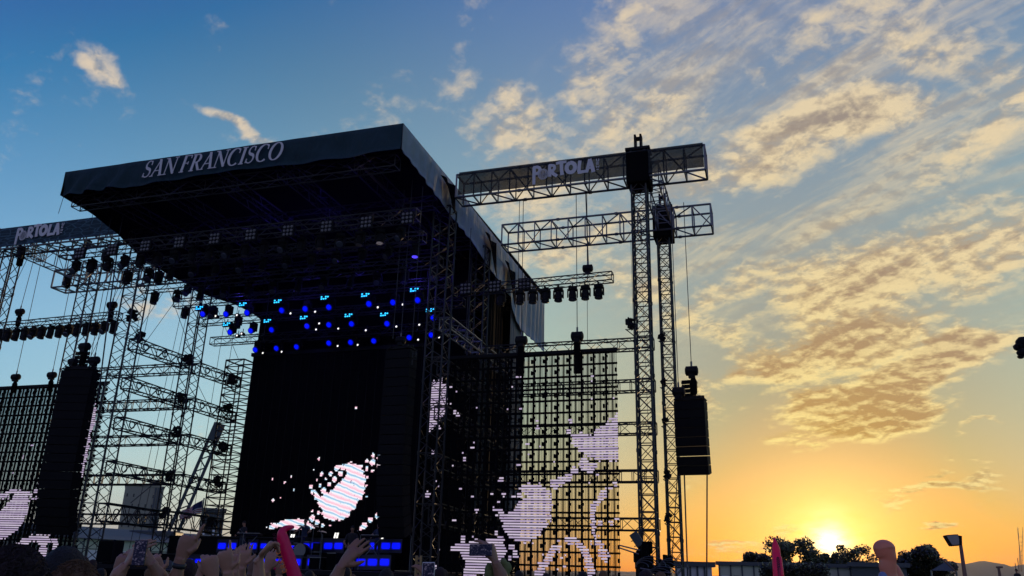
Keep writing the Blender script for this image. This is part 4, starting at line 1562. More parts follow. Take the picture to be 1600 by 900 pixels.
# second and third dark rows further in
for r_, (d, z, n, nm) in enumerate(((29.8, 15.3, 13, 'second'), (31.8, 14.9, 12, 'third'))):
    truss('light_truss', 'unlit black lighting truss, %s back from the roof front' % nm, 'truss', S(-30.0, d, z), S(-13.6, d, z), .42, .42, DV, ZV, .6, .028, .014, 'dark_truss', 'lighting trusses')
    for i in range(n):
        put(P_DARK2 if i % 2 else P_DARK, S(-29.2 + i * 15.2 / (n - 1), d, z - .22), 'unlit moving head in the %s lighting row, %s from the left' % (nm, ORD[i]), 'stage light', 'unlit heads in the %s lighting row' % nm, rnd.uniform(-.6, .6))
# lit rows
ROWS = {'A': (33.5, 14.55), 'B': (35.6, 14.2), 'C': (36.8, 13.4)}
for k_, (d, z) in ROWS.items():
    nm = {'A': 'front', 'B': 'middle', 'C': 'rear'}[k_]
    truss('light_truss', 'black truss carrying the %s row of glowing blue lights' % nm, 'truss', S(-29.3, d, z), S(-13.9, d, z), .4, .4, DV, ZV, .6, .028, .013, 'dark_truss', 'lighting trusses')


def z4(x, y):
    return 300 + x / 3.4625, 380 + y / 3.4625


CY = [((40, 350), 'A'), ((275, 330), 'A'), ((464, 314), 'A'), ((718, 295), 'A'), ((938, 280), 'A'), ((1203, 252), 'A'), ((187, 438), 'B'), ((408, 420), 'B'), ((605, 402), 'B'), ((847, 390), 'B'), ((1040, 385), 'B'), ((1288, 362), 'B')]
for i, (q, r_) in enumerate(CY):
    p = on_plane(*z4(*q), ROWS[r_][0] - .3)
    put(P_STROBE, p, 'strobe glowing cyan in the %s blue row, %s from the left' % ('front' if r_ == 'A' else 'middle', ORD[i % 6]), 'strobe light', 'cyan strobes under the roof')
BL = [((58, 385), 'A'), ((183, 385), 'A'), ((297, 378), 'A'), ((485, 365), 'A'), ((612, 357), 'A'), ((740, 348), 'A'), ((957, 330), 'A'), ((1087, 322), 'A'), ((1220, 310), 'A'),
      ((205, 483), 'B'), ((317, 475), 'B'), ((430, 470), 'B'), ((622, 450), 'B'), ((740, 443), 'B'), ((863, 438), 'B'), ((1055, 437), 'B'), ((1305, 405), 'B'),
      ((342, 578), 'C'), ((456, 570), 'C'), ((565, 562), 'C'), ((740, 542), 'C'), ((858, 538), 'C'), ((983, 530), 'C'), ((1175, 512), 'C'), ((1295, 498), 'C')]
cnt = {}
for q, r_ in BL:
    cnt[r_] = cnt.get(r_, 0) + 1
    p = on_plane(*z4(*q), ROWS[r_][0] - .25) + ZV * .55 + DV * .21
    put(P_BLUE, p, 'moving head glowing blue in the %s blue row, %s from the left' % ({'A': 'front', 'B': 'middle', 'C': 'rear'}[r_], ORD[cnt[r_] - 1]), 'stage light', 'blue heads under the roof')
WH = [(535, 381), (668, 372), (1007, 348), (1142, 333), (673, 468), (793, 463), (1107, 452), (1231, 442), (385, 595), (487, 588), (790, 557), (898, 551), (1225, 523), (1338, 510), (942, 472), (690, 435), (130, 395), (245, 390), (270, 490), (245, 500)]
for i, q in enumerate(WH):
    r_ = 'A' if q[1] < 400 else ('B' if q[1] < 505 else 'C')
    p = on_plane(*z4(*q), ROWS[r_][0] - .2)
    put(P_PAR, p, 'small white lamp glowing in the %s blue row, %s from the left' % ({'A': 'front', 'B': 'middle', 'C': 'rear'}['A' if q[1] < 400 else ('B' if q[1] < 505 else 'C')], ORD[sum(1 for w_ in WH if w_[0] < q[0] and (0 if w_[1] < 400 else 1 if w_[1] < 505 else 2) == (0 if q[1] < 400 else 1 if q[1] < 505 else 2))]), 'spot lamp', 'small white lamps under the roof')
# the two wing bars
for side, ua, ub in (('right', -12.9, -5.75), ('left', -39.2, -31.0)):
    truss('light_truss', 'flown light bar over the %s wing with hanging heads' % side, 'truss', S(ua, 31.95, 13.45), S(ub, 31.6, 13.45), .42, .36, DV, ZV, .5, .028, .014, 'dark_truss', 'flown light bars over the wings')
xs = [783, 813, 833, 853, 873, 895, 915, 936]
for i, x in enumerate(xs):
    p = on_plane(x, 462, 31.75)
    u = p.dot(UV)
    put(P_DARK, S(u, 31.7, 13.25), 'black moving head under the right light bar, %s from the left' % ORD[i], 'stage light', 'heads on the right light bar', rnd.uniform(-.3, .3))
for i, (u) in enumerate((-12.3, -10.95, -9.6)):
    put(P_BLIND, S(u, 31.6, 13.45), 'nine-lamp blinder on the right light bar, %s from the left' % ORD[i], 'blinder light', 'blinders on the right light bar')
for i in range(14):
    u = -38.9 + i * .58
    put(P_DARK if i % 4 else P_DARK2, S(u, 31.75, 13.25), 'black moving head under the left light bar, %s from the left' % ORD[i], 'stage light', 'heads on the left light bar', rnd.uniform(-.3, .3))
hoist('boxy black hoist above the right light bar', S(-6.85, 31.8, 14.0), S(-6.9, 31.9, 17.6), 1.1, False, GH)
hoist('boxy black hoist above the inner end of the left light bar', S(-31.7, 31.7, 14.1), S(-31.7, 31.9, 17.6), 1.2, True, GH)
hoist('round black hoist above the outer end of the left light bar', S(-37.9, 31.8, 14.2), S(-37.9, 31.9, 17.6), 1.1, True, GH)
# single lamps hung off the left towers
for i, (x, y, d) in enumerate(((289, 490, 35.8), (333, 490, 33.4), (372, 505, 35.5), (293, 455, 33.0), (248, 435, 31.0), (136, 385, 33), (165, 400, 31), (105, 440, 36), (32, 395, 31.0), (120, 400, 36))):
    p = on_plane(x, y, d)
    put(P_DARK2 if i % 2 else P_DARK, p + ZV * .4, ['black lamp hanging alone in the sky between the left towers', 'black head beside the middle left tower top', 'black head under the left end of the middle blue row', 'wide black head below the left roof edge', 'black head on the front left tower below the roof',
        'black head under the left header truss near the banner', 'second black head under the left header truss', 'black head hanging below the left rear header truss', 'black head hanging at the far left below the banner', 'black head between the two left header trusses'][i], 'stage light', 'single lamps on the left side')
for i, (x, y) in enumerate(((32, 405), (107, 440))):
    p = on_plane(x, y, 31.4 if i == 0 else 36.4)
    b = MB()
    b.path([p + ZV * .5, p + ZV * .45, p - ZV * .35, p - ZV * .4], [.12, .17, .16, .1], 12)
    tag(b.build('chain_bag', 'black_drape', origin=p, smooth=True), 'black chain bag hanging under the %s end of the left header trusses' % ('outer', 'inner')[i], 'chain bag', 'chain bags')

# blue light spilled up on the lattice by the lit heads
for i, (u, d, z, e) in enumerate(((-26, 34, 15.6, 70), (-21, 33, 15.8, 80), (-16, 34, 15.6, 70), (-14.6, 31, 13.6, 40), (-27.5, 32.9, 13.9, 16), (-24.5, 32.9, 13.9, 16), (-21.5, 32.9, 13.9, 16), (-18.5, 32.9, 13.9, 16), (-15.8, 32.9, 13.9, 16), (-23, 35, 13.3, 14), (-18.5, 35, 13.3, 14))):
    ld = bpy.data.lights.new('blue_spill', 'POINT')
    ld.energy = e
    ld.color = (.08, .05, 1)
    ld.shadow_soft_size = .3
    lo_ = bpy.data.objects.new('blue_spill', ld)
    COL.objects.link(lo_)
    lo_.location = S(u, d, z)

# ------------------------------------------------------------------ band gear on the deck
ris = [(-29.6, -17.2, 36.2, 36.8, 1.6, 3.0, 'rear'), (-31.5, -17.6, 34.0, 34.6, 1.6, 2.1, 'front')]
for (u0, u1, d0, d1, z0, z1, nm) in ris:
    t = thing('stage_riser', 'black %s riser faced with glowing blue panels' % nm, 'riser', S((u0 + u1) / 2, d0, z0), 'blue-lit risers')
    MB().sbox(u0, u1, d0, d1, z0 - .02, z1).build('riser_body', 'black_lacquer', t)
    MB().sbox(u0, u1, d0 - .03, d0, z1 - .02, z1 + .015).build('edge_strip', 'dark_truss', t)
    xs, y = ((347, 363, 395, 412, 459, 479, 493, 513, 529, 585, 603, 619), 853) if nm == 'rear' else ((295, 311, 328, 345, 395, 415, 432, 463, 488, 564, 582, 601), 878.5)
    for x in xs:
        p = on_plane(x, y, d0 - .03)
        b = MB()
        b.box((0, 0, 0), 1, 1, 1)
        o = b.build('blue_panel', 'led_panel_blue', t, local=True)
        o.location = p - Vector(t.location)
        o.rotation_euler = (0, 0, RZ)
        o.scale = (.60, .03, .62) if x not in (412, 459, 479) else (.45, .03, .5)
for i, (x, y) in enumerate(((457, 838), (525, 838), (597, 838))):
    p = on_plane(x, y, 36.9)
    t = thing('strip_lamp', 'slim pale strip lamp under the video wall, %s from the left' % ORD[i], 'strip lamp', p, 'strip lamps under the video wall')
    b = MB()
    for s_ in ((-1, 1) if i < 2 else (0,)):
        b.box(p + UV * .065 * s_ , .07 if i < 2 else .16, .04, .34 if i else .2, UV, DV, (ZV + UV * .2).normalized())
    b.build('lit_tube', 'glow_white', t)
    MB().box(p + DV * .06, .32, .06, .4, UV, DV, (ZV + UV * .2).normalized()).build('housing', 'black_metal', t)


def drum_kit():
    c = on_plane(470, 876, 35.2)
    c.z = 2.2
    t = thing('drum_kit', 'drum kit with cymbals on the centre of the stage', 'drum kit', c)
    for k, (du, dd, z, r, hh, up) in enumerate(((0, 0, .3, .3, .4, 0), (-.35, .1, .75, .17, .25, 1), (.25, .05, .8, .16, .22, 1), (.65, .25, .45, .22, .4, 1), (-.6, .3, .6, .18, .15, 1))):
        p = c + UV * du + DV * dd + ZV * (z - .1)
        ax_ = ZV if up else DV
        b = MB()
        b.path([p - ax_ * hh / 2, p + ax_ * hh / 2], [r, r], 18)
        dr = b.build('drum', 'black_plastic', t)
        b = MB()
        b.path([p - ax_ * (hh / 2 + .01), p - ax_ * hh / 2 + ax_ * .02], [r * 1.05, r * 1.05], 18)
        b.build('hoop', 'aluminium', t)
    for du, z in ((-.8, 1.1), (-.3, 1.3), (.45, 1.3), (.9, 1.05)):
        p = c + UV * du + DV * .1 + ZV * z
        b = MB()
        b.path([p, p + ZV * .02 + UV * .003, p + ZV * .05], [.24, .18, .02], 18)
        b.build('cymbal', 'lamp_pale', t)
        b = MB()
        b.tube(p, Vector((p.x, p.y, c.z - .1)), .012, 6)
        b.build('stand', 'aluminium', t)


drum_kit()


def keyboard(label, x, d, z, w):
    p = on_plane(x, 872, d)
    p.z = z
    t = thing('keyboard', label, 'keyboard', p, 'keyboards on stands')
    b = MB()
    b.box(p + ZV * .95, w, .32, .1, UV, DV)
    b.build('keyboard_body', 'black_plastic', t, bevel=.01)
    b = MB()
    b.box(p + ZV * 1.005 - DV * .06, w * .9, .14, .012, UV, DV)
    b.build('keys', 'white_paint', t)
    b = MB()
    for s_ in (-1, 1):
        b.tube(p + UV * s_ * w * .35, p - UV * s_ * w * .35 + ZV * .9, .018, 6)
    b.build('stand', 'aluminium', t)


keyboard('keyboard on a crossed stand at the left of the stage', 385, 34.8, 2.12, 1.3)
keyboard('keyboard on a crossed stand at the right of the stage', 580, 34.8, 2.12, 1.2)
for i, x in enumerate((375, 440, 500, 560, 640)):
    p = on_plane(x, 880, 33.0)
    p.z = 1.6
    t = thing('microphone_stand', 'microphone stand on the stage front, %s from the left' % ORD[i], 'mic stand', p, 'microphone stands')
    b = MB()
    b.tube(p, p + ZV * 1.45, .013, 6).tube(p + ZV * 1.4, p + ZV * 1.6 - DV * .3, .01, 6)
    b.build('pole', 'aluminium', t)
    b = MB()
    b.path([p, p + ZV * .03], [.15, .12], 14)
    b.build('foot', 'black_metal', t)
    b = MB()
    b.ball(p + ZV * 1.6 - DV * .32, .03, .03, .03, 8, 6)
    b.build('microphone', 'aluminium', t)
# tall flight-case rack and side fill
for (x, y, d, w, h, lab) in ((172, 862, 30.6, .9, .95, 'black side-fill loudspeaker standing on the left of the stage'), (497, 880, 33.4, .6, .5, 'grey amplifier rack by the stage centre'), (522, 880, 33.6, .5, .9, 'dark amplifier with silver edges right of the drums')):
    p = on_plane(x, y, d)
    t = thing('loudspeaker' if w == .9 else 'amplifier', lab, 'loudspeaker' if w == .9 else 'amplifier', p)
    MB().box(p, w, .6, h, UV, DV).build('cabinet', 'black_lacquer', t, bevel=.05)
    MB().box(p - DV * .305, w * .86, .012, h * .86, UV, DV).build('grille', 'speaker_grille', t)
    if w != .9:
        MB().box(p - DV * .315 + ZV * h * .46, w * .9, .01, .03, UV, DV).build('trim', 'aluminium', t)
    else:
        MB().sbox(p.dot(UV) - .6, p.dot(UV) + .6, p.dot(DV) - .3, p.dot(DV) + .3, 0, p.z - h / 2 - .005).build('stand', 'black_drape', t)

# ------------------------------------------------------------------ far surroundings
def bl(name, label, cat, c, w, dp, h, yaw, wall, roof_m, kind='flat', bays=0, group=None, eave=.5):
    """long building: c = middle of the front foot"""
    t = thing(name, label, cat, c, group)
    ax = Vector((cos(yaw), -sin(yaw), 0))
    ay = Vector((sin(yaw), cos(yaw), 0))
    mid = Vector(c) + ay * dp / 2
    MB().box(mid + ZV * h / 2, w, dp, h, ax, ay).build('wall', wall, t)
    b = MB()
    if kind == 'gable':
        i = len(b.v)
        for s_ in (-1, 1):
            for (yy, zz) in ((-dp / 2 - eave, h), (dp / 2 + eave, h), (0, h + dp * .075)):
                b.v.append(mid + ax * s_ * (w / 2 + eave) + ay * yy + ZV * zz)
        b.f += [(0, 1, 2), (3, 5, 4), (0, 2, 5, 3), (1, 4, 5, 2), (0, 3, 4, 1)]
    else:
        b.box(mid + ZV * (h + .15), w + eave, dp + eave, .3, ax, ay)
    b.build('roof', roof_m, t)
    for k in range(bays):
        x = -w / 2 + w * (k + .5) / bays
        q = Vector(c) + ax * x - ay * .03 + ZV * h * .42
        if k % 3 != 1:
            d_ = MB().box(q, w / bays * .62, .05, h * .55, ax, ay).build('door', 'white_paint', t)
        else:
            MB().box(q + ZV * h * .1, w / bays * .5, .05, h * .35, ax, ay).build('window', 'dark_glass', t)
        MB().box(Vector(c) + ax * (-w / 2 + w * k / bays) - ay * .04 + ZV * h / 2, .12, .08, h, ax, ay).build('post', roof_m, t)
    return t


def seg(x0, x1, y, dist, h):
    a, b = at(x0, y, dist), at(x1, y, dist)
    return (a + b) / 2, (b - a).length


def place(x0, x1, ytop, dist):
    """centre foot, width and height of a thing spanning x0..x1 with its top at ytop"""
    a, b = at(x0, ytop, dist), at(x1, ytop, dist)
    m = (a + b) / 2
    return Vector((m.x, m.y, 0)), hypot(b.x - a.x, b.y - a.y), m.z, atan2(-(b.y - a.y), b.x - a.x)


# left: pier sheds, silo building, crane, flag
a_, b_ = at(60, 850, 100), at(520, 857, 135)
c, w, h, yw = Vector(((a_.x + b_.x) / 2, (a_.y + b_.y) / 2, 0)), hypot(b_.x - a_.x, b_.y - a_.y), 3.9, atan2(-(b_.y - a_.y), b_.x - a_.x)
bl('warehouse', 'long pale green-grey shed with grey roof behind the left scaffold', 'warehouse', c, w * 1.1, 22, h, yw, 'pale_wall', 'grey_roofing', 'gable', 14)
c, w, h, yw = place(196, 257, 760, 260)
t = bl('concrete_building', 'tall blocky concrete building with rows of small windows behind the scaffold', 'building', c, w, 26, h, yw, 'concrete', 'concrete', 'flat', 0)
ax = Vector((cos(yw), -sin(yw), 0))
ay = Vector((sin(yw), cos(yw), 0))
rnd = random.Random(3)
for j in range(7):
    for k in range(6):
        if (k, j) in ((2, 6), (3, 6), (5, 3), (0, 5)):
            continue
        q = c + ax * (-w / 2 + w * (k + .5) / 6) - ay * .08 + ZV * (h * (.13 + .125 * j))
        MB().box(q, w * .035, .12, h * .04, ax, ay).build('window', 'dark_glass', t)
for k in range(1, 4):
    MB().box(c + ax * (w * (.22 + .07 * k)) - ay * .1 + ZV * h / 2, .5, .3, h * .98, ax, ay).build('wall_rib', 'grey_roofing', t)
MB().box(c + ax * w * .25 + ay * 8 + ZV * (h + 1.2), w * .3, 8, 2.4, ax, ay).build('plant_room', 'concrete', t)
c, w, h, yw = place(318, 352, 797, 150)
bl('small_building', 'small blue-grey building peeking out left of the central video wall', 'building', c, w, 9, h, yw, 'crane_paint', 'grey_roofing', 'flat', 4)


def crane():
    foot, tip = at(268, 838, 118), at(335, 682, 118)
    foot.z = max(foot.z, 2.5)
    t = thing('mobile_crane', 'dark mobile crane boom leaning up to the right behind the scaffold', 'crane', Vector((foot.x, foot.y, 0)))
    ax = (tip - foot).normalized()
    side = ax.cross(ZV).normalized()
    up = side.cross(ax)
    L = (tip - foot).length
    for s_ in (-1, 1):
        b = MB()
        b.box((foot + tip) / 2 + side * .0 + up * s_ * .55, L, .5, .42, ax, side, up)
        b.build('boom_beam', 'crane_paint', t)
    b = MB()
    for k in range(16):
        b.tube(foot + ax * L * k / 16 + up * .5 * (-1) ** k, foot + ax * L * (k + 1) / 16 - up * .5 * (-1) ** k, .09, 5)
    b.build('boom_lacing', 'crane_paint', t)
    MB().box(tip + ax * .6, 2.4, .8, 1.5, ax, side, up).build('boom_head', 'crane_paint', t)
    b = MB()
    b.tube(tip + up * .4, foot - Vector((6, 0, -4)), .06, 5).tube(tip, tip + Vector((.5, 0, -7)), .05, 5)
    b.build('cable', 'cable', t)
    MB().box(foot + Vector((-2, 0, -.9)), 6, 3, 3, Vector((1, 0, 0)), Vector((0, 1, 0))).build('cab', 'crane_paint', t, bevel=.2)


crane()
b = MB()
p = at(319, 778, 60)
foot = Vector((p.x, p.y, 0))
fl = thing('flag', 'American flag blowing on a pole behind the left scaffold', 'flag', foot)
MB().tube(foot, p, .05, 8).build('pole', 'aluminium', fl)
a0, a1 = at(317, 781, 60), at(312, 803, 60)
b0 = at(281, 806, 60)
me_v, me_f, uvs = [], [], []
nx, ny = 16, 10
for i in range(nx + 1):
    for j in range(ny + 1):
        s_, q_ = i / nx, j / ny
        top = a0.lerp(at(284, 800, 60), s_)
        bot = a1.lerp(at(280, 814, 60), s_)
        me_v.append(top.lerp(bot, q_) + Vector((0, .18 * sin(s_ * 11 + q_ * 2), .06 * sin(s_ * 9))))
        uvs.append((s_, 1 - q_))
for i in range(nx):
    for j in range(ny):
        k = i * (ny + 1) + j
        me_f.append((k, k + 1, k + ny + 2, k + ny + 1))
me = bpy.data.meshes.new('cloth')
me.from_pydata([v - foot for v in me_v], [], me_f)
uvl = me.uv_layers.new(name='UVMap')
for lp in me.loops:
    uvl.data[lp.index].uv = uvs[lp.vertex_index]
me.materials.append(MATS['flag_cloth'])
o = bpy.data.objects.new('cloth', me)
COL.objects.link(o)
o.parent = fl
sm = o.modifiers.new('solid', 'SOLIDIFY')
sm.thickness = .02

# right: sheds, trailers
c, w, h, yw = place(1130, 1400, 886, 75)
bl('warehouse', 'long low grey shed under the trees right of the towers', 'warehouse', c, w * 1.05, 14, h, yw, 'pale_wall', 'grey_roofing', 'flat', 15)
c, w, h, yw = place(1330, 1416, 886, 66)
bl('warehouse', 'short dark shed end beside the dense round tree', 'warehouse', c + Vector((0, 0, 0)), w, 8, h, yw, 'grey_roofing', 'grey_roofing', 'flat', 0)
c, w, h, yw = place(1056, 1112, 885, 58)
bl('site_cabin', 'white site cabin at the foot of the right towers', 'cabin', c, w, 4, h, yw, 'white_paint', 'grey_roofing', 'flat', 5)
c, w, h, yw = place(1455, 1494, 892, 62)
tt = thing('tent', 'small pale pointed tent with guy poles beside the dense tree', 'tent', c)
b = MB()
i0 = 0
ax = Vector((cos(yw), -sin(yw), 0))
ay = Vector((sin(yw), cos(yw), 0))
for sx, sy in ((-1, -1), (1, -1), (1, 1), (-1, 1)):
    b.v.append(c + ax * sx * w / 2 + ay * sy * w / 2 + ZV * h)
ap = at(1480, 876, 62)
b.v.append(ap)
b.f += [(0, 1, 4), (1, 2, 4), (2, 3, 4), (3, 0, 4), (3, 2, 1, 0)]
b.build('tent_roof', 'grey_roofing', tt)
for k, v in enumerate(list(b.v[:4])):
    MB().tube(Vector((v.x, v.y, 0)), v, .05, 6).build('pole', 'aluminium', tt)
MB().tube(at(1470, 872, 61), at(1494, 893, 61), .05, 5).build('guy_pole', 'rust_steel', tt)


# ------------------------------------------------------------------ trees
def tree(label, x, dist, ytop, crown_w_px, crown_h_px, dens, leaf, seed, m='leaf', group='trees on the right horizon', holes=.0, lsz=1.0):
    rnd = random.Random(seed)
    top = at(x, ytop, dist)
    k = dist / 1270 * 1.02
    H = top.z
    cw, ch = crown_w_px * k / 2, crown_h_px * k
    foot = Vector((top.x, top.y, 0))
    t = thing('tree', label, 'tree', foot, group)
    b = MB()
    b.path([foot, foot + Vector((.1, 0, (H - ch) * .6)), foot + Vector((0, .1, H - ch * .6)), foot + Vector((.15, 0, H - ch * .25))], [.06 * H * .5, .05 * H * .45, .03 * H * .4, .05], 8)
    b.build('trunk', 'bark', t, smooth=True)
    cc = foot + ZV * (H - ch * .5)
    limbs = []
    for i in range(11):
        a_ = rnd.uniform(0, 2 * pi)
        e = Vector((cos(a_) * cw * rnd.uniform(.5, .9), sin(a_) * cw * rnd.uniform(.5, .9), rnd.uniform(-.35, .42) * ch))
        s_ = foot + ZV * (H - ch * rnd.uniform(.6, .95))
        mid = s_.lerp(cc + e, .5) + Vector((0, 0, -.06 * ch))
        limbs.append(cc + e)
        lb = MB()
        lb.path([s_, mid, cc + e], [.018 * H, .011 * H, .004 * H], 6)
        for q in range(3):
            w_ = mid.lerp(cc + e, .3 + .25 * q)
            lb.tube(w_, w_ + Vector((rnd.uniform(-1, 1), rnd.uniform(-1, 1), rnd.uniform(.1, .9))) * cw * .28, .006 * H, 4, .002 * H)
        lb.build('limb', 'bark', t, smooth=True)
    # leaves: small faces in clumps around limb ends
    V, F = [], []
    clumps = []
    for e in limbs:
        clumps.append((e, cw * rnd.uniform(.26, .40)))
    for i in range(int(16 * dens)):
        a_ = rnd.uniform(0, 2 * pi)
        rr_ = rnd.random() ** .5
        zz = rnd.uniform(-.42, .48)
        f = math.sqrt(max(0.05, 1 - (zz / .52) ** 2))
        clumps.append((cc + Vector((cos(a_) * cw * rr_ * .86 * f, sin(a_) * cw * rr_ * .86 * f, zz * ch)), cw * rnd.uniform(.16, .30)))
    for (c0, r0) in clumps:
        if rnd.random() < holes:
            continue
        n = int(leaf * (r0 / cw) ** 2 * 9)
        for _ in range(n):
            dv = Vector((rnd.gauss(0, 1), rnd.gauss(0, 1), rnd.gauss(0, .8)))
            dv = dv.normalized() * r0 * rnd.random() ** .45
            p = c0 + dv
            s_ = rnd.uniform(.09, .2) * lsz * (dist / 75)
            a_, b_ = Vector((rnd.gauss(0, 1), rnd.gauss(0, 1), rnd.gauss(0, 1))).normalized(), None
            b_ = a_.orthogonal().normalized()
            i = len(V)
            V += [p + a_ * s_, p + b_ * s_ * .6, p - a_ * s_, p - b_ * s_ * .6]
            F.append((i, i + 1, i + 2, i + 3))
    b = MB()
    b.v, b.f = V, F
    b.build('crown', m, t)
    return t


tree('broad loose tree left of the setting sun, sky showing through it', 1247, 80, 846, 84, 50, 1.7, 230, 1, 'leaf', holes=.22)
tree('sparse open tree just right of the setting sun', 1332, 84, 850, 54, 36, 1.2, 150, 12, 'leaf', holes=.15, lsz=.8)
tree('dense dark round tree between the shed and the lamp post', 1436, 70, 856, 60, 52, 2.6, 420, 3, 'leaf_dark')
tree('smaller ragged tree leaning out right of the dense round one', 1462, 72, 873, 44, 36, 1.3, 200, 4, 'leaf_dark', holes=.15)
tree('low scrubby tree above the shed roof left of the pink crayon', 1180, 85, 868, 44, 22, 1.0, 200, 5, 'leaf_dark')
tree('small bush-like tree between the loose tree and the sun', 1281, 82, 868, 26, 24, 1.2, 220, 6, 'leaf')
tree('wispy little tree right under the sun', 1298, 83, 866, 18, 22, .5, 90, 7, 'leaf', holes=.3)
tree('tiny low tree between the sun and the sparse tree', 1311, 83, 877, 30, 12, .8, 120, 8, 'leaf')
# hedge
hd = thing('hedge', 'long dark clipped hedge in front of the grey shed', 'hedge', at(1245, 900, 62))
rnd = random.Random(8)
p0, p1 = at(1193, 882, 62), at(1298, 882.5, 62)
b = MB()
for i in range(9000):
    s_ = rnd.random()
    p = p0.lerp(p1, s_)
    p = Vector((p.x, p.y, 0)) + Vector((0, rnd.uniform(0, 1.2), rnd.random() * (p.z + .12 * sin(s_ * 50) + .08 * sin(s_ * 131))))
    a_ = Vector((rnd.gauss(0, 1), rnd.gauss(0, 1), rnd.gauss(0, 1))).normalized()
    b_ = a_.orthogonal().normalized()
    i_ = len(b.v)
    q = .11
    b.v += [p + a_ * q, p + b_ * q * .7, p - a_ * q, p - b_ * q * .7]
    b.f.append((i_, i_ + 1, i_ + 2, i_ + 3))
b.build('foliage', 'leaf_dark', hd)
MB().box((p0 + p1) / 2 * 1.0 - ZV * ((p0 + p1) / 2).z + Vector((0, .6, .62)), (p1 - p0).length, .7, 1.25, (p1 - p0).normalized(), Vector((0, 1, 0))).build('woody_core', 'leaf_dark', hd)

# flood-light post
b0, b1 = at(1508, 903, 32), at(1501, 852, 32)
lp = thing('floodlight_post', 'slim dark post with a big square floodlight against the orange sky', 'floodlight', Vector((b0.x, b0.y, 0)))
MB().path([Vector((b0.x, b0.y, 0)) + (b0 - b1) * .02, b0, b1], [.09, .07, .055], 8).build('pole', 'rust_steel', lp, smooth=True)
corners = [at(1476.5, 836, 32), at(1497, 834.5, 32), at(1503, 852, 32), at(1487, 853, 32)]
b = MB()
inn = sum(corners, Vector()) / 4
pts = []
for i in range(4):
    a_, b_, c_ = corners[i - 1], corners[i], corners[(i + 1) % 4]
    pts += [b_.lerp(a_, .18), b_.lerp(inn, .035), b_.lerp(c_, .18)]
n = len(pts)
back = Vector((.06, .42, -.02))
i = len(b.v)
b.v += pts + [p + back * .6 for p in pts] + [inn.lerp(p, .6) + back for p in pts]
b.f.append(tuple(range(n)))
b.f.append(tuple(reversed(range(2 * n, 3 * n))))
for lay in (0, 1):
    for k in range(n):
        k2 = (k + 1) % n
        b.f.append((lay * n + k, (lay + 1) * n + k, (lay + 1) * n + k2, lay * n + k2))
hdl = b.build('lamp_housing', 'black_metal', lp)
MB().tube(at(1501, 852, 32), at(1500.5, 837, 32), .05, 6).tube(at(1499, 840, 32), at(1503, 841, 32), .04, 6).build('bracket', 'black_metal', lp)
g_ = MB()
g_.poly([inn.lerp(p, .86) - back * .05 for p in pts])
g_.build('lamp_glass', 'lens_dark', lp)

# far radio mast with three prongs, on the hills
mc = at(1597, 893, 4200)
mt = thing('radio_mast', 'far three-pronged radio mast on the hills at the right edge', 'radio mast', Vector((mc.x, mc.y, 0)))
kpx = 4200 / 1270 * 1.03


def mp_(x, y, o=0.0):
    q = at(x, y, 4200)
    return q + Vector((0, o, 0))


for dx, nm in ((-8.5, 0), (-4.5, 12), (-.5, 0)):
    MB().path([mp_(1597 + dx * .15, 893, nm), mp_(1597 + dx * .35, 862, nm), mp_(1598 + dx * .8, 840, nm), mp_(1598 + dx * 1.02, 824, nm)], [1.6, 1.2, 1.1, .7], 6).build('leg', 'rust_steel', mt)
for y, wdt in ((839, .8), (847, .6), (853, .5), (861, .36), (868, .3), (876, .22), (884, .18)):
    MB().tube(mp_(1598 - 9.0 * wdt, y), mp_(1598, y), .9, 5).build('crossarm', 'rust_steel', mt)
pc = at(1562, 900, 95)
up = thing('utility_pole', 'wooden utility pole with a crossarm near the right edge', 'utility pole', Vector((pc.x, pc.y, 0)))
tp_ = at(1560, 885, 95)
MB().path([Vector((pc.x, pc.y, 0)), Vector((tp_.x, tp_.y, tp_.z))], [.16, .12], 6).build('pole', 'rust_steel', up)
MB().tube(at(1556, 886.5, 95), at(1567, 886, 95), .09, 5).build('crossarm', 'rust_steel', up)
for x in (1557, 1562, 1566):
    MB().tube(at(x, 886.3, 95), at(x, 884.8, 95), .05, 5).build('insulator', 'rust_steel', up)
for x, y in ((1590, 872), (1586, 880)):
    q = at(x, 893, 900)
    b = MB().tube(Vector((q.x, q.y, 0)), at(x, y, 900), .35, 5)
    tag(b.build('antenna', 'rust_steel', origin=Vector((q.x, q.y, 0))), 'thin %s antenna left of the radio mast' % ('taller' if y == 872 else 'shorter'), 'antenna')

# delay tower whose lamp arm reaches in at the right edge
dt = thing('delay_tower', 'dark delay tower lamp arm poking in at the right edge of the sky', 'lighting tower', at(1735, 890, 31))
q = at(1735, 890, 31)
for sx in (-.2, .2):
    for sy in (-.2, .2):
        MB().tube((q.x + sx, q.y + sy, 0), (q.x + sx, q.y + sy, 11.6), .035, 6).build('mast_leg', 'black_metal', dt)
e0, e1 = at(1594, 545, 29.6), q + ZV * (at(1640, 545, 30).z - q.z)
MB().tube(e0, e1, .045, 6).tube(at(1596, 534, 29.6), q + ZV * (at(1640, 534, 30).z - q.z), .12, 8).build('arm', 'black_metal', dt)
for x, y, r0 in ((1597, 534, .20), (1594, 540, .16), (1590, 543, .14), (1597, 551, .17), (1595, 557, .10)):
    MB().ball(at(x, y, 29.5), r0, r0 * .9, r0 * .75, 9, 6, .25, x).build('lamp', 'black_metal', dt)
MB().tube(at(1595, 545, 29.5), at(1598, 557, 29.5), .04, 5).build('bracket', 'black_metal', dt)

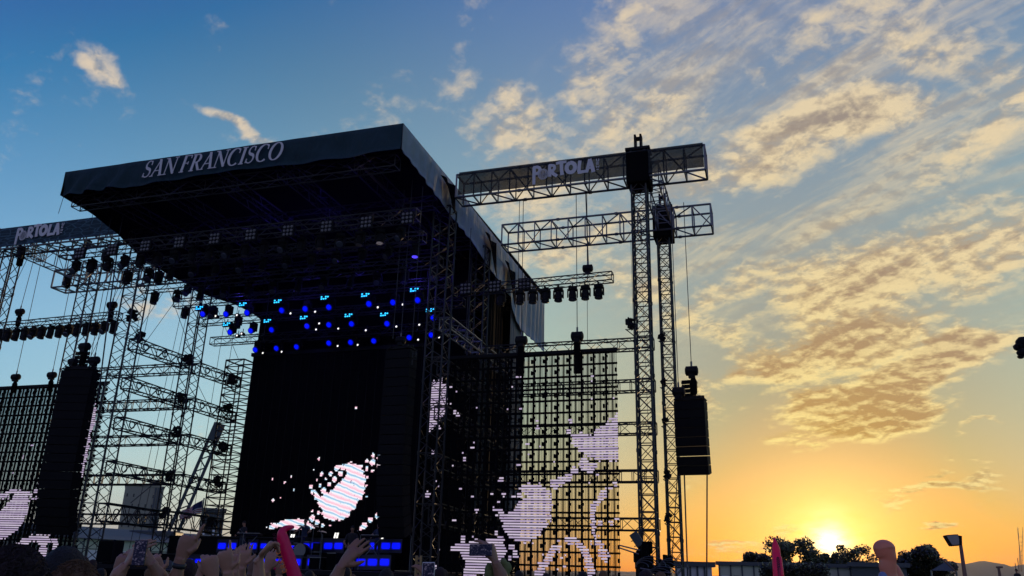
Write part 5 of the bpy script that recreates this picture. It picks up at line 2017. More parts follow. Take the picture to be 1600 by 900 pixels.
# gear on the ground below the right towers
rnd = random.Random(22)
for i, (x, y, d, w, h, lab) in enumerate(((1006, 868, 30.3, .62, .85, 'black covered motor stack at the foot of the nearer right tower'), (1040, 878, 30.5, .5, .5, 'black lumpy covered gear between the right towers'), (1024, 893, 30.0, .9, .4, 'low black cable pile in front of the right towers'))):
    p = on_plane(x, y, d)
    t = thing('covered_gear', lab, 'covered gear', p, 'covered gear under the right towers')
    b = MB()
    for q in range(9):
        b.box(p + Vector((rnd.uniform(-.3, .3) * w, rnd.uniform(-.2, .2), rnd.uniform(-.5, .35) * h)), w * rnd.uniform(.25, .7), .35, h * rnd.uniform(.25, .6), (UV + ZV * rnd.uniform(-.4, .4)).normalized(), DV)
    b.build('cover', 'black_drape', t, bevel=.04)
    MB().sbox(p.dot(UV) - w * .4, p.dot(UV) + w * .4, p.dot(DV) - .35, p.dot(DV) + .35, 0, p.z - h * .3).build('flight_case', 'black_lacquer', t, bevel=.02)
    b = MB()
    for k in range(4):
        r_ = .14 + .07 * k
        b.path([p - DV * .42 + UV * (r_ * 1.5 * cos(a_ * pi / 8) + .1 * k) + ZV * (r_ * sin(a_ * pi / 8) - h * .45) for a_ in range(9)], [.016] * 9, 5)
    b.build('cable_loop', 'aluminium', t)
p0, p1 = on_plane(989, 833, 30.2), on_plane(1002, 853, 30.2)
sp = thing('floodlight', 'teal-grey strip floodlight tilted over by the nearer right tower', 'floodlight', p0)
MB().box((p0 + p1) / 2, (p1 - p0).length, .2, .30, (p1 - p0).normalized(), DV, (p1 - p0).normalized().cross(DV)).build('lamp_housing', 'crane_paint', sp, bevel=.03)
MB().tube(p1, on_plane(1006, 885, 30.3), .05, 6).tube(p0.lerp(p1, .5), on_plane(986, 846, 30.2), .015, 5).tube(p0.lerp(p1, .9), on_plane(991, 854, 30.2), .015, 5).build('bracket', 'black_metal', sp)
for i, (x0, y0, x1, y1) in enumerate(((968, 852, 1000, 860), (968, 856, 998, 866), (1000, 888, 1050, 896), (1005, 893, 1046, 900))):
    wire(['upper slanting rail beside the right video wall foot', 'lower slanting rail beside the right video wall foot', 'upper pale barrier rail below the right towers', 'lower pale barrier rail below the right towers'][i], on_plane(x0, y0, 29.8), on_plane(x1, y1, 29.8), .025, 'aluminium', 'handrail', 'rails by the right towers')
t = thing('ladder_post', 'tan wooden-looking lattice post at the left foot of the right video wall', 'post', on_plane(652, 900, 28.0))
for dx in (0, 7):
    MB().tube(Vector((*on_plane(651 + dx, 872, 28).xy, 0)), on_plane(651 + dx, 868, 28), .045, 6).build('upright', 'tan_post', t)
b = MB()
for k in range(5):
    y = 870 + k * 7
    b.tube(on_plane(651, y, 28), on_plane(658, y + 5, 28), .02, 5).tube(on_plane(658, y, 28), on_plane(651, y + 5, 28), .02, 5)
b.build('lacing', 'tan_post', t)

# ------------------------------------------------------------------ people
def hand_parts(b, W, f, n, side, curl=(.3, .3, .3, .3), thumb=.5, k=1.0, spread=.2):
    """palm and five fingers: W wrist, f finger direction, n back of the hand, side = towards the thumb"""
    f, n, side = f.normalized(), n.normalized(), side.normalized()
    k *= .93
    K = W + f * .092 * k
    b.path([W - f * .03 * k, W, W + f * .03 * k, W + f * .07 * k, K, K + f * .008 * k], [.026 * k, .027 * k, .036 * k, .043 * k, .041 * k, .030 * k], 12, flat=(n, .42))
    tips = []
    for i, (o_, L) in enumerate(((.031, .074), (.011, .084), (-.010, .078), (-.029, .060))):
        L *= k
        base = K + side * o_ * k - f * .012 * k
        c = curl[i]
        d = (f + side * spread * (1.5 - i) * .5).normalized()
        pts = [base]
        rad_ = [.0098 * k]
        a_ = 0
        for seg_, r_ in ((.45, .0086), (.30, .0080), (.25, .0068)):
            a_ += c
            dd = d * cos(a_) - n * sin(a_)
            pts.append(pts[-1] + dd * L * seg_)
            rad_.append(r_ * k)
        pts.append(pts[-1] + dd * .004 * k)
        rad_.append(.004 * k)
        b.path(pts, rad_, 8)
        tips.append((pts[-2], dd))
    th0 = W + f * .022 * k + side * .022 * k
    d1 = (side * .8 + f * .6 - n * .25 * thumb).normalized()
    d2 = (side * (.55 - .5 * thumb) + f * .8 - n * .5 * thumb).normalized()
    b.path([th0, th0 + d1 * .034 * k, th0 + d1 * .034 * k + d2 * .03 * k, th0 + d1 * .034 * k + d2 * .052 * k], [.015 * k, .0125 * k, .0105 * k, .005 * k], 8)
    return tips


def remesh_to(b, name, voxel, mats, parent, assign, smooth_it=2):
    """close all the lofted limbs into one continuous skin"""
    me = bpy.data.meshes.new(name)
    o0 = Vector(parent.location)
    me.from_pydata([v - o0 for v in b.v], [], b.f)
    me.update()
    o = bpy.data.objects.new(name, me)
    COL.objects.link(o)
    r = o.modifiers.new('r', 'REMESH')
    r.mode = 'VOXEL'
    r.voxel_size = voxel
    s_ = o.modifiers.new('s', 'SMOOTH')
    s_.factor = .5
    s_.iterations = smooth_it
    dg = bpy.context.evaluated_depsgraph_get()
    dg.update()
    m2 = bpy.data.meshes.new_from_object(o.evaluated_get(dg))
    o.modifiers.clear()
    o.data = m2
    m2.name = name
    m2.materials.clear()
    for q in mats:
        m2.materials.append(MATS[q])
    for p in m2.polygons:
        p.use_smooth = True
        p.material_index = assign(p.center + o0)
    o.parent = parent
    return o


def person(label, foot, H, face_az, arms=(), skin='skin_tan', shirt='shirt_black', hair='hair_black', voxel=.012, cat='person', group=None,
           sleeve=.25, hair_r=1.0, curly=0.0, lean=0.0, hand_vox=None, long_hair=False, cap=False, seated=False):
    """arms: list of dicts with side (-1 left, 1 right), wrist, f, n, t (thumb side), curl, thumb, elbow"""
    s = H / 1.75
    foot = Vector(foot)
    t = thing('person', label, cat, foot, group)
    F = Vector((sin(rad(face_az)), cos(rad(face_az)), 0))
    Rt = Vector((F.y, -F.x, 0))

    def J(x, y, z):
        return foot + Rt * x * s + F * (y * s + lean * max(0, z - .9)) + ZV * z * s
    b = MB()
    if seated:
        b.path([J(0, 0, .42), J(0, 0, .55), J(0, .02, .75), J(0, .02, .95), J(0, 0, 1.0)], [.14 * s, .16 * s, .14 * s, .18 * s, .08 * s], 14, flat=(F, .62))
        off = -.42
    else:
        off = 0.0
        b.path([J(0, 0, .86), J(0, 0, .93), J(0, .01, 1.10), J(0, .0, 1.28), J(0, -.01, 1.40), J(0, -.015, 1.47)], [.13 * s, .165 * s, .145 * s, .175 * s, .165 * s, .07 * s], 14, flat=(F, .62))
    b.path([J(0, -.015, 1.42 + off), J(0, -.005, 1.50 + off), J(0, .01, 1.58 + off)], [.062 * s, .054 * s, .056 * s], 10)
    hc = J(0, .02, 1.64 + off)
    b.ball(hc + ZV * .012 * s, .074 * s, .092 * s, .108 * s, 16, 12)
    b.ball(hc + F * .035 * s - ZV * .055 * s, .05 * s, .055 * s, .055 * s, 12, 8)
    b.path([hc + F * .085 * s + ZV * .02 * s, hc + F * .108 * s - ZV * .012 * s, hc + F * .092 * s - ZV * .028 * s], [.008 * s, .015 * s, .012 * s], 7)
    for sx in (-1, 1):
        b.ball(hc + Rt * sx * .078 * s - ZV * .005 * s, .012 * s, .02 * s, .032 * s, 8, 6)
        b.path([J(sx * .05, -.01, 1.43 + off), J(sx * .17, -.01, 1.40 + off)], [.06 * s, .058 * s], 10)
        if seated:
            b.path([J(sx * .09, 0, .48), J(sx * .16, .42, .52), J(sx * .15, .46, .08)], [.085 * s, .062 * s, .04 * s], 10)
            ft = J(sx * .15, .46, .04)
        else:
            b.path([J(sx * .09, 0, .92), J(sx * .10, .015, .52), J(sx * .11, -.02, .30), J(sx * .11, -.01, .08)], [.092 * s, .062 * s, .056 * s, .038 * s], 10)
            ft = J(sx * .11, -.01, .04)
        b.path([ft - F * .05 * s, ft + F * .04 * s, ft + F * .17 * s], [.035 * s, .042 * s, .03 * s], 8)
    skin_pts = []
    done = set()
    nails = []
    for a in arms:
        sx = a['side']
        done.add(sx)
        sh = J(sx * .18, -.01, 1.40 + off)
        Wp = a['wrist']
        el = a.get('elbow')
        if el is None:
            mid = (sh + Wp) / 2
            dist_ = (Wp - sh).length
            bend = math.sqrt(max(0.0004, (.29 * s) ** 2 - (dist_ / 2) ** 2)) if dist_ < .58 * s else .02
            el = mid + (Rt * sx * .8 - ZV * .6).normalized() * min(bend, .16)
        b.path([sh, sh.lerp(el, .5), el], [.056 * s, .048 * s, .040 * s], 10)
        b.path([el, el.lerp(Wp, .3), el.lerp(Wp, .75), Wp], [.040 * s, .044 * s, .031 * s, .027 * s], 10)
        tips = hand_parts(b, Wp, a['f'], a['n'], a['t'], a.get('curl', (.3, .3, .35, .4)), a.get('thumb', .5), a.get('k', s))
        nails.append((a, tips))
        skin_pts += [(Wp, .16), (el.lerp(Wp, .5), .17), (Wp + a['f'].normalized() * .12, .14)]
    for sx in (-1, 1):
        if sx not in done:
            sh, el, wr = J(sx * .18, -.01, 1.40 + off), J(sx * .23, -.03, 1.12 + off), J(sx * .22, .07, .87 + off)
            b.path([sh, el], [.055 * s, .040 * s], 8)
            b.path([el, wr], [.040 * s, .027 * s], 8)
            hand_parts(b, wr, Vector((0, 0, -1)) + F * .3, Rt * sx, F, (.4,) * 4, .5, s)
            skin_pts.append((wr, .16))
    zneck = foot.z + (1.475 + off) * s
    zwaist = foot.z + .95 * s if not seated else foot.z + .55 * s

    def assign(c):
        if c.z > zneck and (c - hc).length < .24 * s:
            return 0
        for q, r_ in skin_pts:
            if (c - q).length < r_:
                return 0
        return 1 if c.z > zwaist else 2
    remesh_to(b, 'body', voxel, [skin, shirt, 'trousers'], t, assign)
    # hair: a lumpy cap standing off the scalp
    hb = MB()
    rnd = random.Random(int(abs(foot.x * 100)) + 3)
    R_ = (.086 * s * hair_r, .104 * s * hair_r, .112 * s * hair_r)
    nn, mm = (40, 26) if voxel < .013 else (18, 12)
    i = len(hb.v)
    for a_ in range(mm + 1):
        th = pi * a_ / mm * (.62 if not long_hair else .74)
        for k in range(nn):
            ph = 2 * pi * k / nn
            j = 1 + curly * (rnd.random() - .5) + curly * .8 * sin(ph * 7 + a_) * sin(a_ * 1.9) * .4
            fr = cos(ph) * sin(th)
            th2 = th * (1 - .28 * max(0, cos(ph)))
            hb.v.append(hc + ZV * .018 * s + F * (R_[1] * sin(th2) * cos(ph) * j - .006 * s) + Rt * (R_[0] * sin(th2) * sin(ph) * j) + ZV * (R_[2] * cos(th2) * j))
    for a_ in range(mm):
        for k in range(nn):
            hb.f.append((i + a_ * nn + k, i + (a_ + 1) * nn + k, i + (a_ + 1) * nn + (k + 1) % nn, i + a_ * nn + (k + 1) % nn))
    hb.f.append(tuple(i + mm * nn + k for k in reversed(range(nn))))
    if curly > .05 and voxel < .013:
        for q in range(420):
            th = pi * rnd.random() ** .8 * .66
            ph = 2 * pi * rnd.random()
            c0 = hc + ZV * .018 * s + F * (R_[1] * sin(th) * cos(ph)) + Rt * R_[0] * sin(th) * sin(ph) + ZV * R_[2] * cos(th)
            u_ = (c0 - hc).normalized()
            v_ = u_.orthogonal().normalized()
            w_ = u_.cross(v_)
            r_ = rnd.uniform(.006, .014) * s
            hb.path([c0 + v_ * (r_ * cos(z_ * 1.3)) + w_ * (r_ * sin(z_ * 1.3)) + u_ * (.0022 * z_) for z_ in range(8)], [.0018] * 8, 4)
    o = hb.build('hair', hair, t, smooth=True)
    if cap:
        cb = MB()
        cb.ball(hc + ZV * .035 * s, .092 * s, .108 * s, .10 * s, 18, 10, bot=-.05)
        cb.path([hc + F * .07 * s + ZV * .045 * s, hc + F * .17 * s + ZV * .03 * s], [.07 * s, .055 * s], 12, flat=(ZV, .12))
        cp_ = cb.build('cap', 'cap_cloth', t, smooth=True)
        eb = MB()
        eb.ball(hc - F * .105 * s + ZV * .07 * s, .03 * s, .012 * s, .02 * s, 10, 6)
        eb.build('emblem', 'white_paint', t)
    return t, nails, hc


def under(x, dist, ytop=None, H=None, dx=0.0):
    p = at(x, ytop or 890, dist)
    return Vector((p.x + dx, p.y, 0)), (p.z if H is None else H)


Rv, Fv = _r.copy(), Vector((0, 1, 0))


def dirpx(x0, y0, x1, y1, dist):
    return (at(x1, y1, dist) - at(x0, y0, dist)).normalized()


def azof(x, dist=5):
    p = at(x, 880, dist)
    return math.degrees(atan2(p.x, p.y))


def phone(label, c, w, h, up, rt, m='phone_body', screen=True):
    """c centre; rt, up along its edges; screen faces back to the holder"""
    t = thing('phone', label, 'phone', c, 'raised phones')
    n = rt.cross(up).normalized()
    MB().box(c, w, h, .009, rt, up, n).build('phone_body', m, t, bevel=.004)
    MB().box(c + n * .0052, w * .9, h * .93, .001, rt, up, n).build('screen', 'phone_screen', t)
    return t


def screen_mat():
    m = bpy.data.materials.new('phone_screen')
    m.use_nodes = True
    t = NT(m.node_tree)
    p = t.t.nodes['Principled BSDF']
    p.inputs['Base Color'].default_value = (.01, .01, .015, 1)
    p.inputs['Roughness'].default_value = .6
    p.inputs['Specular IOR Level'].default_value = .1
    co = t.node('ShaderNodeTexCoord').outputs['Object']
    n = t.noise(co, 110, 4, .6)
    c = t.mix(t.ss(n, .52, .64), (.01, .012, .05, 1), (.22, .20, .36, 1))
    t.put(p.inputs['Emission Color'], c)
    p.inputs['Emission Strength'].default_value = .22
    MATS['phone_screen'] = m


screen_mat()
CROWD = 'people in the crowd with raised hands'
# 1 two hands and an upright phone
D = 5.0
foot, _ = under(216, D)
pc_ = at(218.3, 864, D - .12)
phone('upright black phone held up in two hands at the lower left', pc_, .069, .128, ZV, Rv)
wl, wr = at(197, 882, D), at(236, 879, D)
arms = [dict(side=-1, wrist=wl, f=dirpx(197, 882, 208, 866, D), n=(-Rv - Fv * .8), t=(Rv * .8 - Fv * .3 - ZV * .5), curl=(.35, .4, .45, .5), thumb=.8, elbow=at(181, 903, D + .02), k=1.12),
        dict(side=1, wrist=wr, f=dirpx(236, 879, 223, 867, D), n=(Rv * .7 - Fv * .8 + ZV * .2), t=(-Rv * .6 - ZV * .8), curl=(.45, .6, .7, .8), thumb=.9, elbow=at(252, 906, D + .05), k=1.12)]
person('person holding an upright phone high in both hands', foot, 1.60, azof(216), arms, 'skin_light', 'shirt_black', 'hair_black', .0045, group=CROWD)
# 2 pointing hand with a wristband
D = 5.0
foot, _ = under(266, D)
w_ = at(283, 872, D)
arms = [dict(side=1, wrist=w_, f=dirpx(283, 872, 294, 846, D), n=(Rv * .35 - Fv * .9), t=(Rv * .9 + Fv * .1 + ZV * .1), curl=(-.02, .95, 1.05, 1.1), thumb=.9, elbow=at(272, 912, D + .03), k=1.28)]
person('person pointing one finger up, black wristband on the raised arm', foot, 1.60, azof(266), arms, 'skin_tan', 'shirt_grey', 'hair_black', .0045, group=CROWD)
wb = MB()
d_ = (w_ - at(272, 912, D + .03)).normalized()
wb.path([w_ - d_ * .052, w_ - d_ * .050, w_ - d_ * .028, w_ - d_ * .026], [.030, .037, .036, .029], 16)
tag(wb.build('wristband', 'wristband', origin=w_, smooth=True), 'black wristband on the raised pointing arm', 'wristband')
# 3 curled hand with red nails
D = 4.0
foot, _ = under(331, D)
w_ = at(333, 903, D)
arms = [dict(side=1, wrist=w_, f=dirpx(333, 903, 328, 880, D), n=(-Fv + Rv * .15), t=(-Rv), curl=(.75, .85, .9, .95), thumb=.6, elbow=at(336, 950, D + .03), k=1.0)]
P_RED, nails, _ = person('person with a curled raised hand and red fingernails', foot, 1.54, azof(331), arms, 'skin_light', 'shirt_plum', 'hair_auburn', .0045, group=CROWD)
for a, tips in nails:
    for (tp, dd) in tips:
        MB().ball(tp - dd * .006 - Fv * .002, .006, .006, .008, 8, 6).build('fingernail', 'nail_red', P_RED, smooth=True)
# 4 group of hands
SP = [
    # x,y wrist; tip; dist; n; t; curl; thumb; skin; label; elbow dx
    (356, 893, 353, 878, 4.6, (-.1, -1, 0), (1, 0, 0), (0, .9, 1.0, 1.0), .8, 'skin_light', 'person making a one-finger sign beside the red-nailed hand', 358, 930, 1.1, 'shirt_black'),
    (367, 892, 366, 880, 5.6, (0, -1, 0), (-1, 0, 0), (.1, .5, .2, .6), .3, 'skin_light', 'person with half-open raised hand right of the one-finger sign', 369, 925, 1.0, 'shirt_navy'),
    (379, 886, 382, 871, 6.0, (.2, -1, 0), (1, 0, .1), (.1, .12, .15, .2), .1, 'skin_light', 'person with open raised hand and slim forearm mid crowd', 374, 902, 1.05, 'shirt_grey'),
    (417, 892, 421, 878, 5.8, (-.3, -1, 0), (1, 0, 0), (.2, .2, .25, .3), .2, 'skin_light', 'person with small open hand right of the bent wrist', 414, 915, 1.0, 'shirt_black'),
    (391, 895, 394, 886, 6.5, (0, -1, 0), (1, 0, 0), (.3, .3, .4, .5), .3, 'skin_brown', 'person with pale small hand low between the raised arms', 388, 915, .95, 'shirt_navy'),
    (369, 868, 373, 862, 9.0, (0, -1, 0), (1, 0, 0), (.2, .2, .3, .3), .3, 'skin_light', 'far person stretching one thin arm up in blue light', 360, 873, .9, 'shirt_black'),
    (311, 899, 316, 890, 6.2, (0, -1, 0), (1, 0, 0), (.2, .3, .3, .4), .3, 'skin_tan', 'person with barely raised hand left of the red-nailed hand', 309, 915, .95, 'shirt_black'),
    (182, 893, 186, 884, 6.0, (0, -1, 0), (1, 0, 0), (.4, .4, .5, .5), .3, 'skin_tan', 'person with low raised hand left of the upright phone', 180, 912, 1.0, 'shirt_olive'),
    (252, 893, 247, 884, 5.6, (0, -1, 0), (1, 0, 0), (.5, .5, .6, .6), .3, 'skin_light', 'person with low hand between the phone and the pointing arm', 258, 910, 1.0, 'shirt_grey'),
    (436, 899, 436, 892, 6.5, (0, -1, 0), (1, 0, 0), (.6, .6, .7, .7), .6, 'skin_tan', 'person holding a glittering pink toy left of the pink tube', 434, 915, .9, 'shirt_black')]
for (x0, y0, x1, y1, D, n, tt_, curl, th, sk, lab, ex_, ey_, k, shm) in SP:
    foot, _ = under(ex_, D)
    sd = 1 if ex_ <= x0 else -1
    foot.x -= sd * .12
    w_ = at(x0, y0, D)
    person(lab, foot, 1.56 if D < 8 else 1.66, azof(x0), [dict(side=sd, wrist=w_, f=dirpx(x0, y0, x1, y1, D), n=Vector(n), t=Vector(tt_), curl=curl, thumb=th, elbow=at(ex_, ey_, D + .03), k=k)], sk, shm, 'hair_black', .0058, group=CROWD)
b = MB()
q = at(433, 884, 6.5)
for i in range(9):
    a_ = i * .7
    b.ball(q + Vector((.028 * cos(a_), 0, .022 * sin(a_) + .008 * (i % 2))), .011, .011, .011, 8, 5)
tag(b.build('toy_flower', 'pink_vinyl', origin=q), 'small glittering pink toy held up left of the pink tube', 'toy')
# bent wrist hand
D = 4.2
foot, _ = under(405, D)
w_ = at(404.5, 872, D)
arms = [dict(side=-1, wrist=w_, f=dirpx(404.5, 872, 417, 858, D), n=(ZV * .9 - Rv * .4 - Fv * .2), t=(-Fv + Rv * .1), curl=(.42, .62, .66, .66), thumb=.3, elbow=at(404, 935, D + .02), k=1.0)]
person('person with thick raised forearm and hand bent over at the wrist', foot, 1.50, azof(405), arms, 'skin_light', 'shirt_black', 'hair_curly', .0045, group=CROWD)
# big flat hand right of the pink tube
D = 3.9
foot, _ = under(520, D)
w_ = at(533, 884, D)
arms = [dict(side=1, wrist=w_, f=dirpx(533, 884, 553, 861, D), n=(-Fv * .75 - Rv * .5 + ZV * .4), t=(Rv * .75 - Fv * .3 - ZV * .55), curl=(.08, .08, .1, .12), thumb=-.1, elbow=at(517, 925, D + .02), k=1.02)]
person('person with a large flat open hand raised in front of the stage', foot, 1.52, azof(520), arms, 'skin_tan', 'shirt_black', 'hair_black', .0045, group=CROWD)
# sideways phone
D = 4.8
foot, _ = under(789, D)
c_ = at(751.5, 859.5, D - .08)
phone('sideways dark phone held up before the right video wall', c_, .062, .128, -Rv, ZV)
w_ = at(774, 878, D)
arms = [dict(side=-1, wrist=w_, f=dirpx(774, 878, 767, 860, D), n=(Rv * .8 - Fv * .6), t=(-Rv * .7 - Fv * .6 + ZV * .1), curl=(.55, .6, .65, .7), thumb=.8, elbow=at(786, 908, D + .03), k=1.1)]
t_, _, _ = person('person in olive top holding a phone sideways', foot, 1.60, azof(789), arms, 'skin_tan', 'shirt_olive', 'hair_black', .0045, group=CROWD)
for i, (x, y, r_) in enumerate(((764, 888, .024), (765, 896, .028), (787, 880, .022), (792, 887, .026), (788, 895, .03))):
    MB().ball(at(x, y, D + .05), r_, r_, r_ * 1.2, 10, 7, .2, i).build('sleeve_ruffle', 'shirt_olive', t_, smooth=True)
# pale-cased phone at the frame foot
D = 4.6
foot, _ = under(668, D)
foot.x += .1
pc_ = at(669, 897, D - .1)
phone('upright phone in a pale case at the bottom, centre', pc_, .066, .118, ZV, Rv, 'phone_case_pale')
w_ = at(676, 918, D)
person('person hidden below a pale-cased raised phone', foot, 1.55, azof(668), [dict(side=1, wrist=w_, f=dirpx(676, 918, 671, 902, D), n=(Rv - Fv * .5), t=(-Rv), curl=(.5, .5, .6, .6), thumb=.7, elbow=at(682, 950, D), k=1.0)], 'skin_tan', 'shirt_black', 'hair_black', .0058, group=CROWD)
# near heads seen from behind
HG = 'heads of the crowd at the lower left'
for (x, yt, D, H, hr, cu, hair, shm, sk, lab) in ((27, 857, 3.1, None, 1.28, .20, 'hair_auburn', 'shirt_plum', 'skin_light', 'person with a big mass of dark auburn hair at the left edge'),
                                               (104, 855, 4.0, None, 1.10, .03, 'hair_black', 'shirt_black', 'skin_light', 'person with smooth short black hair, ear catching light'),
                                               (122, 882, 3.6, None, 1.08, .14, 'hair_curly', 'shirt_navy', 'skin_light', 'person with tight curly light brown hair in front')):
    foot, z = under(x, D, yt)
    person(lab, foot, z / 1.015 if hr < 1.2 else z / 1.03, azof(x) + (8 if x == 104 else 0), (), sk, shm, hair, .011, group=HG, hair_r=hr, curly=cu)
foot, z = under(262, 9.5, 873)
person('person in a dark cap with a small white emblem', foot, z / 1.02, azof(262) + 180, (), 'skin_tan', 'shirt_black', 'hair_black', .015, group=HG, cap=True)

# people standing farther into the crowd: three bodies, copied
protos = []
for i, (hr, cu, sh_, hair, sk, lh) in enumerate(((1.02, 0, 'shirt_black', 'hair_black', 'skin_tan', False), (1.1, .1, 'shirt_navy', 'hair_curly', 'skin_light', True), (1.04, .02, 'shirt_grey', 'hair_auburn', 'skin_light', True), (1.02, 0, 'shirt_plum', 'hair_black', 'skin_brown', False))):
    p_, _, _ = person('proto', (0, 0, 0), 1.70, 0, (), sk, sh_, hair, .018, hair_r=hr, curly=cu, long_hair=lh)
    protos.append(p_)
rnd = random.Random(41)
spots = []
for rn, dist, n in (('near', 7.0, 16), ('second', 9.5, 18), ('third', 13.0, 20), ('far', 18.0, 22)):
    for i in range(n):
        spots.append((-20 + (1075 if dist < 14 else 1000) * (i + rnd.uniform(.15, .85)) / n, dist * rnd.uniform(.96, 1.05), rn, i))
desc = ['short dark hair and black shirt', 'loose light hair and navy shirt', 'long reddish hair and grey shirt', 'black hair and plum shirt']
for i, (x, D, rn, q) in enumerate(spots):
    k = rnd.randrange(4) if i > 3 else i
    p = at(x, 890, D)
    H = rnd.uniform(1.50, 1.72) if D < 8 else rnd.uniform(1.55, 1.84)
    sc = H / 1.75
    lab = '%s, %s from the left in the %s row of backs' % (desc[k], ORD[q], rn)
    if i < 4:
        o = protos[i]
        o['label'] = lab
        o['group'] = 'backs of the standing crowd'
    else:
        o = dup(protos[k], label=lab, group='backs of the standing crowd', cat='person')
    o.location = (p.x, p.y, 0)
    o.rotation_euler = (0, 0, -rad(azof(x) + rnd.uniform(-25, 25)))
    o.scale = (sc, sc, sc)

# musicians
def band(label, x, y, d, z, skin, shirt, hair, face, H=1.75, seated=False, armspec=None):
    p = on_plane(x, y, d)
    p.z = z
    arms = []
    for sd, dx, dz, fx in (armspec or ()):
        w_ = p + UV * dx + ZV * dz - DV * .25
        arms.append(dict(side=sd, wrist=w_, f=(UV * fx - DV * .5 - ZV * .3), n=-DV, t=ZV, curl=(.6, .7, .8, .8), thumb=.6))
    return person(label, p, H, math.degrees(A) + 180 + face, arms, skin, shirt, hair, .014, group='musicians on the stage', seated=seated, cat='musician')


band('drummer seated behind the drum kit, lit from behind', 474, 850, 35.7, 2.5, 'skin_light', 'shirt_navy', 'hair_auburn', 0, 1.75, True, ((-1, .35, .75, .2), (1, -.35, .75, -.2)))
band('musician standing at the left keyboard in the dark', 378, 850, 35.6, 2.0, 'skin_light', 'shirt_black', 'hair_black', 20, 1.72, False, ((-1, .2, 1.05, .2), (1, -.2, 1.05, -.2)))
band('tall guitarist in black at the right of the drums', 549, 850, 33.6, 1.6, 'skin_tan', 'shirt_black', 'hair_black', -25, 1.85, False, ((-1, .35, 1.1, .3), (1, -.1, 1.0, -.1)))
band('dim musician at the right keyboard', 590, 850, 35.6, 2.0, 'skin_light', 'shirt_navy', 'hair_black', 10, 1.7, False, ((-1, .2, 1.05, .2), (1, -.2, 1.05, -.2)))
# crew silhouettes
for (x, y, D, lab) in ((1092, 890, 42, 'crew member standing as a silhouette by the white cabin'), (1587, 884, 62, 'distant person standing as a silhouette at the right edge')):
    foot, z = under(x, D, y)
    o = dup(protos[0], label=lab, cat='person')
    if 'group' in o:
        del o['group']
    o.location = (foot.x, foot.y, 0 if z < 2.1 else z - 1.8)
    o.rotation_euler = (0, 0, rad(120))
    if z >= 2.1:
        hb_ = z - 1.82
        tag(MB().box(Vector((foot.x, foot.y, hb_ / 2)), 1.2, 1.2, hb_).build('crew_platform', 'black_metal', origin=(foot.x, foot.y, 0)), 'small dark platform under the distant silhouette at the right edge' if x > 1500 else 'small dark platform under the crew silhouette by the cabin', 'platform')

# ------------------------------------------------------------------ inflatables
def glyphs(text, O, ax, ay, nrm, h, parent, m, gap=.22):
    """plain block capitals as thin solid strokes"""
    G = {'C': [[(.9, .85), (.6, 1), (.25, .85), (.1, .5), (.25, .15), (.6, 0), (.9, .15)]], 'R': [[(.1, 0), (.1, 1), (.6, .98), (.85, .75), (.6, .52), (.1, .5)], [(.5, .5), (.9, 0)]],
         'A': [[(.05, 0), (.5, 1), (.95, 0)], [(.25, .35), (.75, .35)]], 'Y': [[(.05, 1), (.5, .5), (.95, 1)], [(.5, .5), (.5, 0)]],
         'O': [[(.5, 1), (.15, .8), (.1, .5), (.15, .2), (.5, 0), (.85, .2), (.9, .5), (.85, .8), (.5, 1)]], 'N': [[(.1, 0), (.1, 1), (.9, 0), (.9, 1)]]}
    b = MB()
    x = 0
    for ch in text:
        for k, pl in enumerate(G[ch]):
            ribbon(b, [(px * .75 + x, py) for px, py in pl], [.17] * len(pl), O + nrm * (.0008 * k), ax * h, ay * h, nrm, .002)
        x += .75 + gap
    b.build('lettering', m, parent)
    return x


def tube_axis(pts, n=24):
    """smooth curve through points"""
    out = []
    P = [pts[0]] + list(pts) + [pts[-1]]
    for i in range(1, len(P) - 2):
        for k in range(n):
            t = k / n
            a_, b_, c_, d_ = P[i - 1], P[i], P[i + 1], P[i + 2]
            out.append(.5 * ((2 * b_) + (c_ - a_) * t + (2 * a_ - 5 * b_ + 4 * c_ - d_) * t * t + (3 * b_ - a_ - 3 * c_ + d_) * t ** 3))
    out.append(P[-2])
    return out


D = 5.5
k = D / 1270 * 1.03
pts = [at(x, y, D) for x, y in ((478, 960), (462, 905), (451, 870), (443, 845), (441, 833), (447, 825.5), (460, 823.5))]
ax_ = tube_axis(pts, 10)
n = len(ax_)
RT = [(0, 11), (10, 10.6), (20, 9.6), (30, 8.9), (40, 7.8), (46, 6.0), (50, 4.8), (57, 3.2), (59, 2.2), (60, .5)]
rs = [interp(RT, i) * k * .86 for i in range(n)]
t = thing('inflatable_crayon', 'tall hot pink inflatable crayon with its tip flopped over to the right', 'inflatable', at(462, 905, D))
MB().path(ax_, rs, 20).build('vinyl_body', 'pink_vinyl', t, smooth=True)
# zigzag print and name along its left edge
up_ = (at(446, 855, D) - at(461, 902, D)).normalized()
rt_ = (Rv - up_ * Rv.dot(up_)).normalized()
nr_ = -rt_.cross(up_).normalized()
if nr_.y > 0:
    nr_ = -nr_
for (x, y, tx, m_) in ((452, 892, 'CRAYON', 'text_orange'), (443, 861, 'CRAYON', 'text_dark')):
    glyphs(tx, at(x, y, D) + nr_ * 10.4 * k, up_, -rt_, nr_, .028 if m_ == 'text_orange' else .02, t, m_, .3)
b = MB()
for s_ in (-1, 1):
    seam = [p + rt_ * s_ * r_ * .98 + nr_ * r_ * .1 for p, r_ in zip(ax_[:int(n * .6)], rs)]
    b.path(seam, [.004] * len(seam), 5)
b.build('seam', 'pink_vinyl', t)

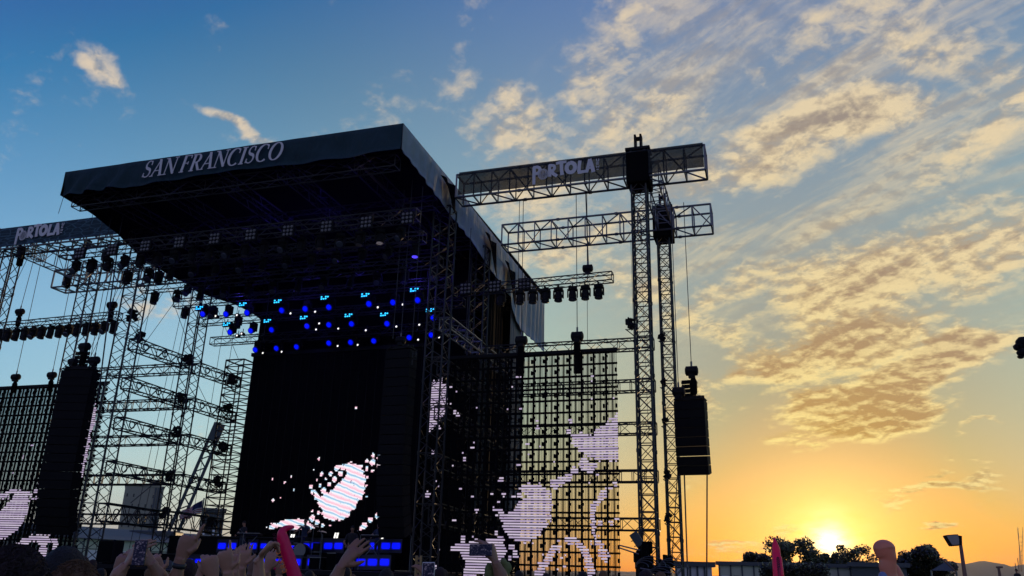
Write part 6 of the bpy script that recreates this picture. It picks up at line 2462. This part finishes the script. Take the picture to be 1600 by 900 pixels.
D = 8.0
k = D / 1270 * 1.03
t = thing('inflatable_crayon', 'upright hot pink inflatable crayon with a sharp tip at the lower right', 'inflatable', at(1217, 900, D))
pts = [at(x, y, D) for x, y in ((1222, 960), (1216.5, 900), (1214, 872), (1212.3, 857), (1211, 848), (1209.6, 839))]
MB().path(pts[:2] + [pts[2], at(1213.5, 871, D), pts[3], pts[4], pts[5]], [8.2 * k, 7.4 * k, 6.7 * k, 5.9 * k, 5.6 * k, 3.1 * k, .35 * k], 22).build('vinyl_body', 'pink_vinyl', t, smooth=True)
up_ = (pts[2] - pts[1]).normalized()
rt_ = (Rv - up_ * Rv.dot(up_)).normalized()
nr_ = rt_.cross(up_).normalized()
if nr_.y > 0:
    nr_ = -nr_
O_ = at(1215.5, 899, D) + nr_ * 7.2 * k
b = MB()
pl = [(cos(a_ * pi / 8) * .5 * (1 if abs(a_ - 8) > 0 else 1), sin(a_ * pi / 8)) for a_ in range(16)]
b.prism([(c_ * 4.2 * k * 2 * .5 * 1.0, s__ * 3.0 * k + (24 * k if s__ > 0 else 0)) for c_, s__ in pl], O_ - up_ * 3 * k - nr_ * 1.0 * k, rt_, up_, nr_, 1.06 * k)
b.build('name_oval', 'text_dark', t)
glyphs('CRAYON', O_ + rt_ * 1.5 * k + nr_ * .3 * k, up_, -rt_, nr_, 3.6 * k, t, 'pink_vinyl', .3)

D = 9.0
k = D / 1270 * 1.03
t = thing('inflatable_figure', 'peach inflatable figure with a bulging bent head, lower right', 'inflatable', at(1392, 915, D))
pts = [at(x, y, D) for x, y in ((1396, 950), (1392, 912), (1389, 897), (1387, 884), (1386.5, 872), (1383.5, 864), (1381.5, 857))]
axp = tube_axis(pts, 6)
rad_ = [interp([(0, 12), (6, 11), (12, 10.2), (18, 10.8), (22, 10.6), (28, 12.6), (36, 13.8)], i) * k for i in range(len(axp))]
dcap = (at(1380.3, 843, D) - axp[-1])
e_ = axp[-1]
for q in range(1, 11):
    th = q / 10 * pi / 2
    axp.append(e_ + dcap * sin(th))
    rad_.append(max(.3, 13.8 * cos(th)) * k)
MB().path(axp, rad_, 24).build('vinyl_body', 'peach_vinyl', t, smooth=True)
pts = [at(x, y, D + .1) for x, y in ((1406, 960), (1404, 912), (1400, 896), (1394, 886), (1391, 884))]
MB().path(tube_axis(pts, 5), [interp([(0, 9), (8, 8.5), (14, 7.5), (18, 5.5), (20, 2)], i) * k for i in range(21)], 18).build('vinyl_arm', 'peach_vinyl', t, smooth=True)
MB().ball(at(1379.5, 901, D - .15), 5.6 * k, 5 * k, 6.2 * k, 16, 10).build('blue_patch', 'blue_vinyl', t, smooth=True)
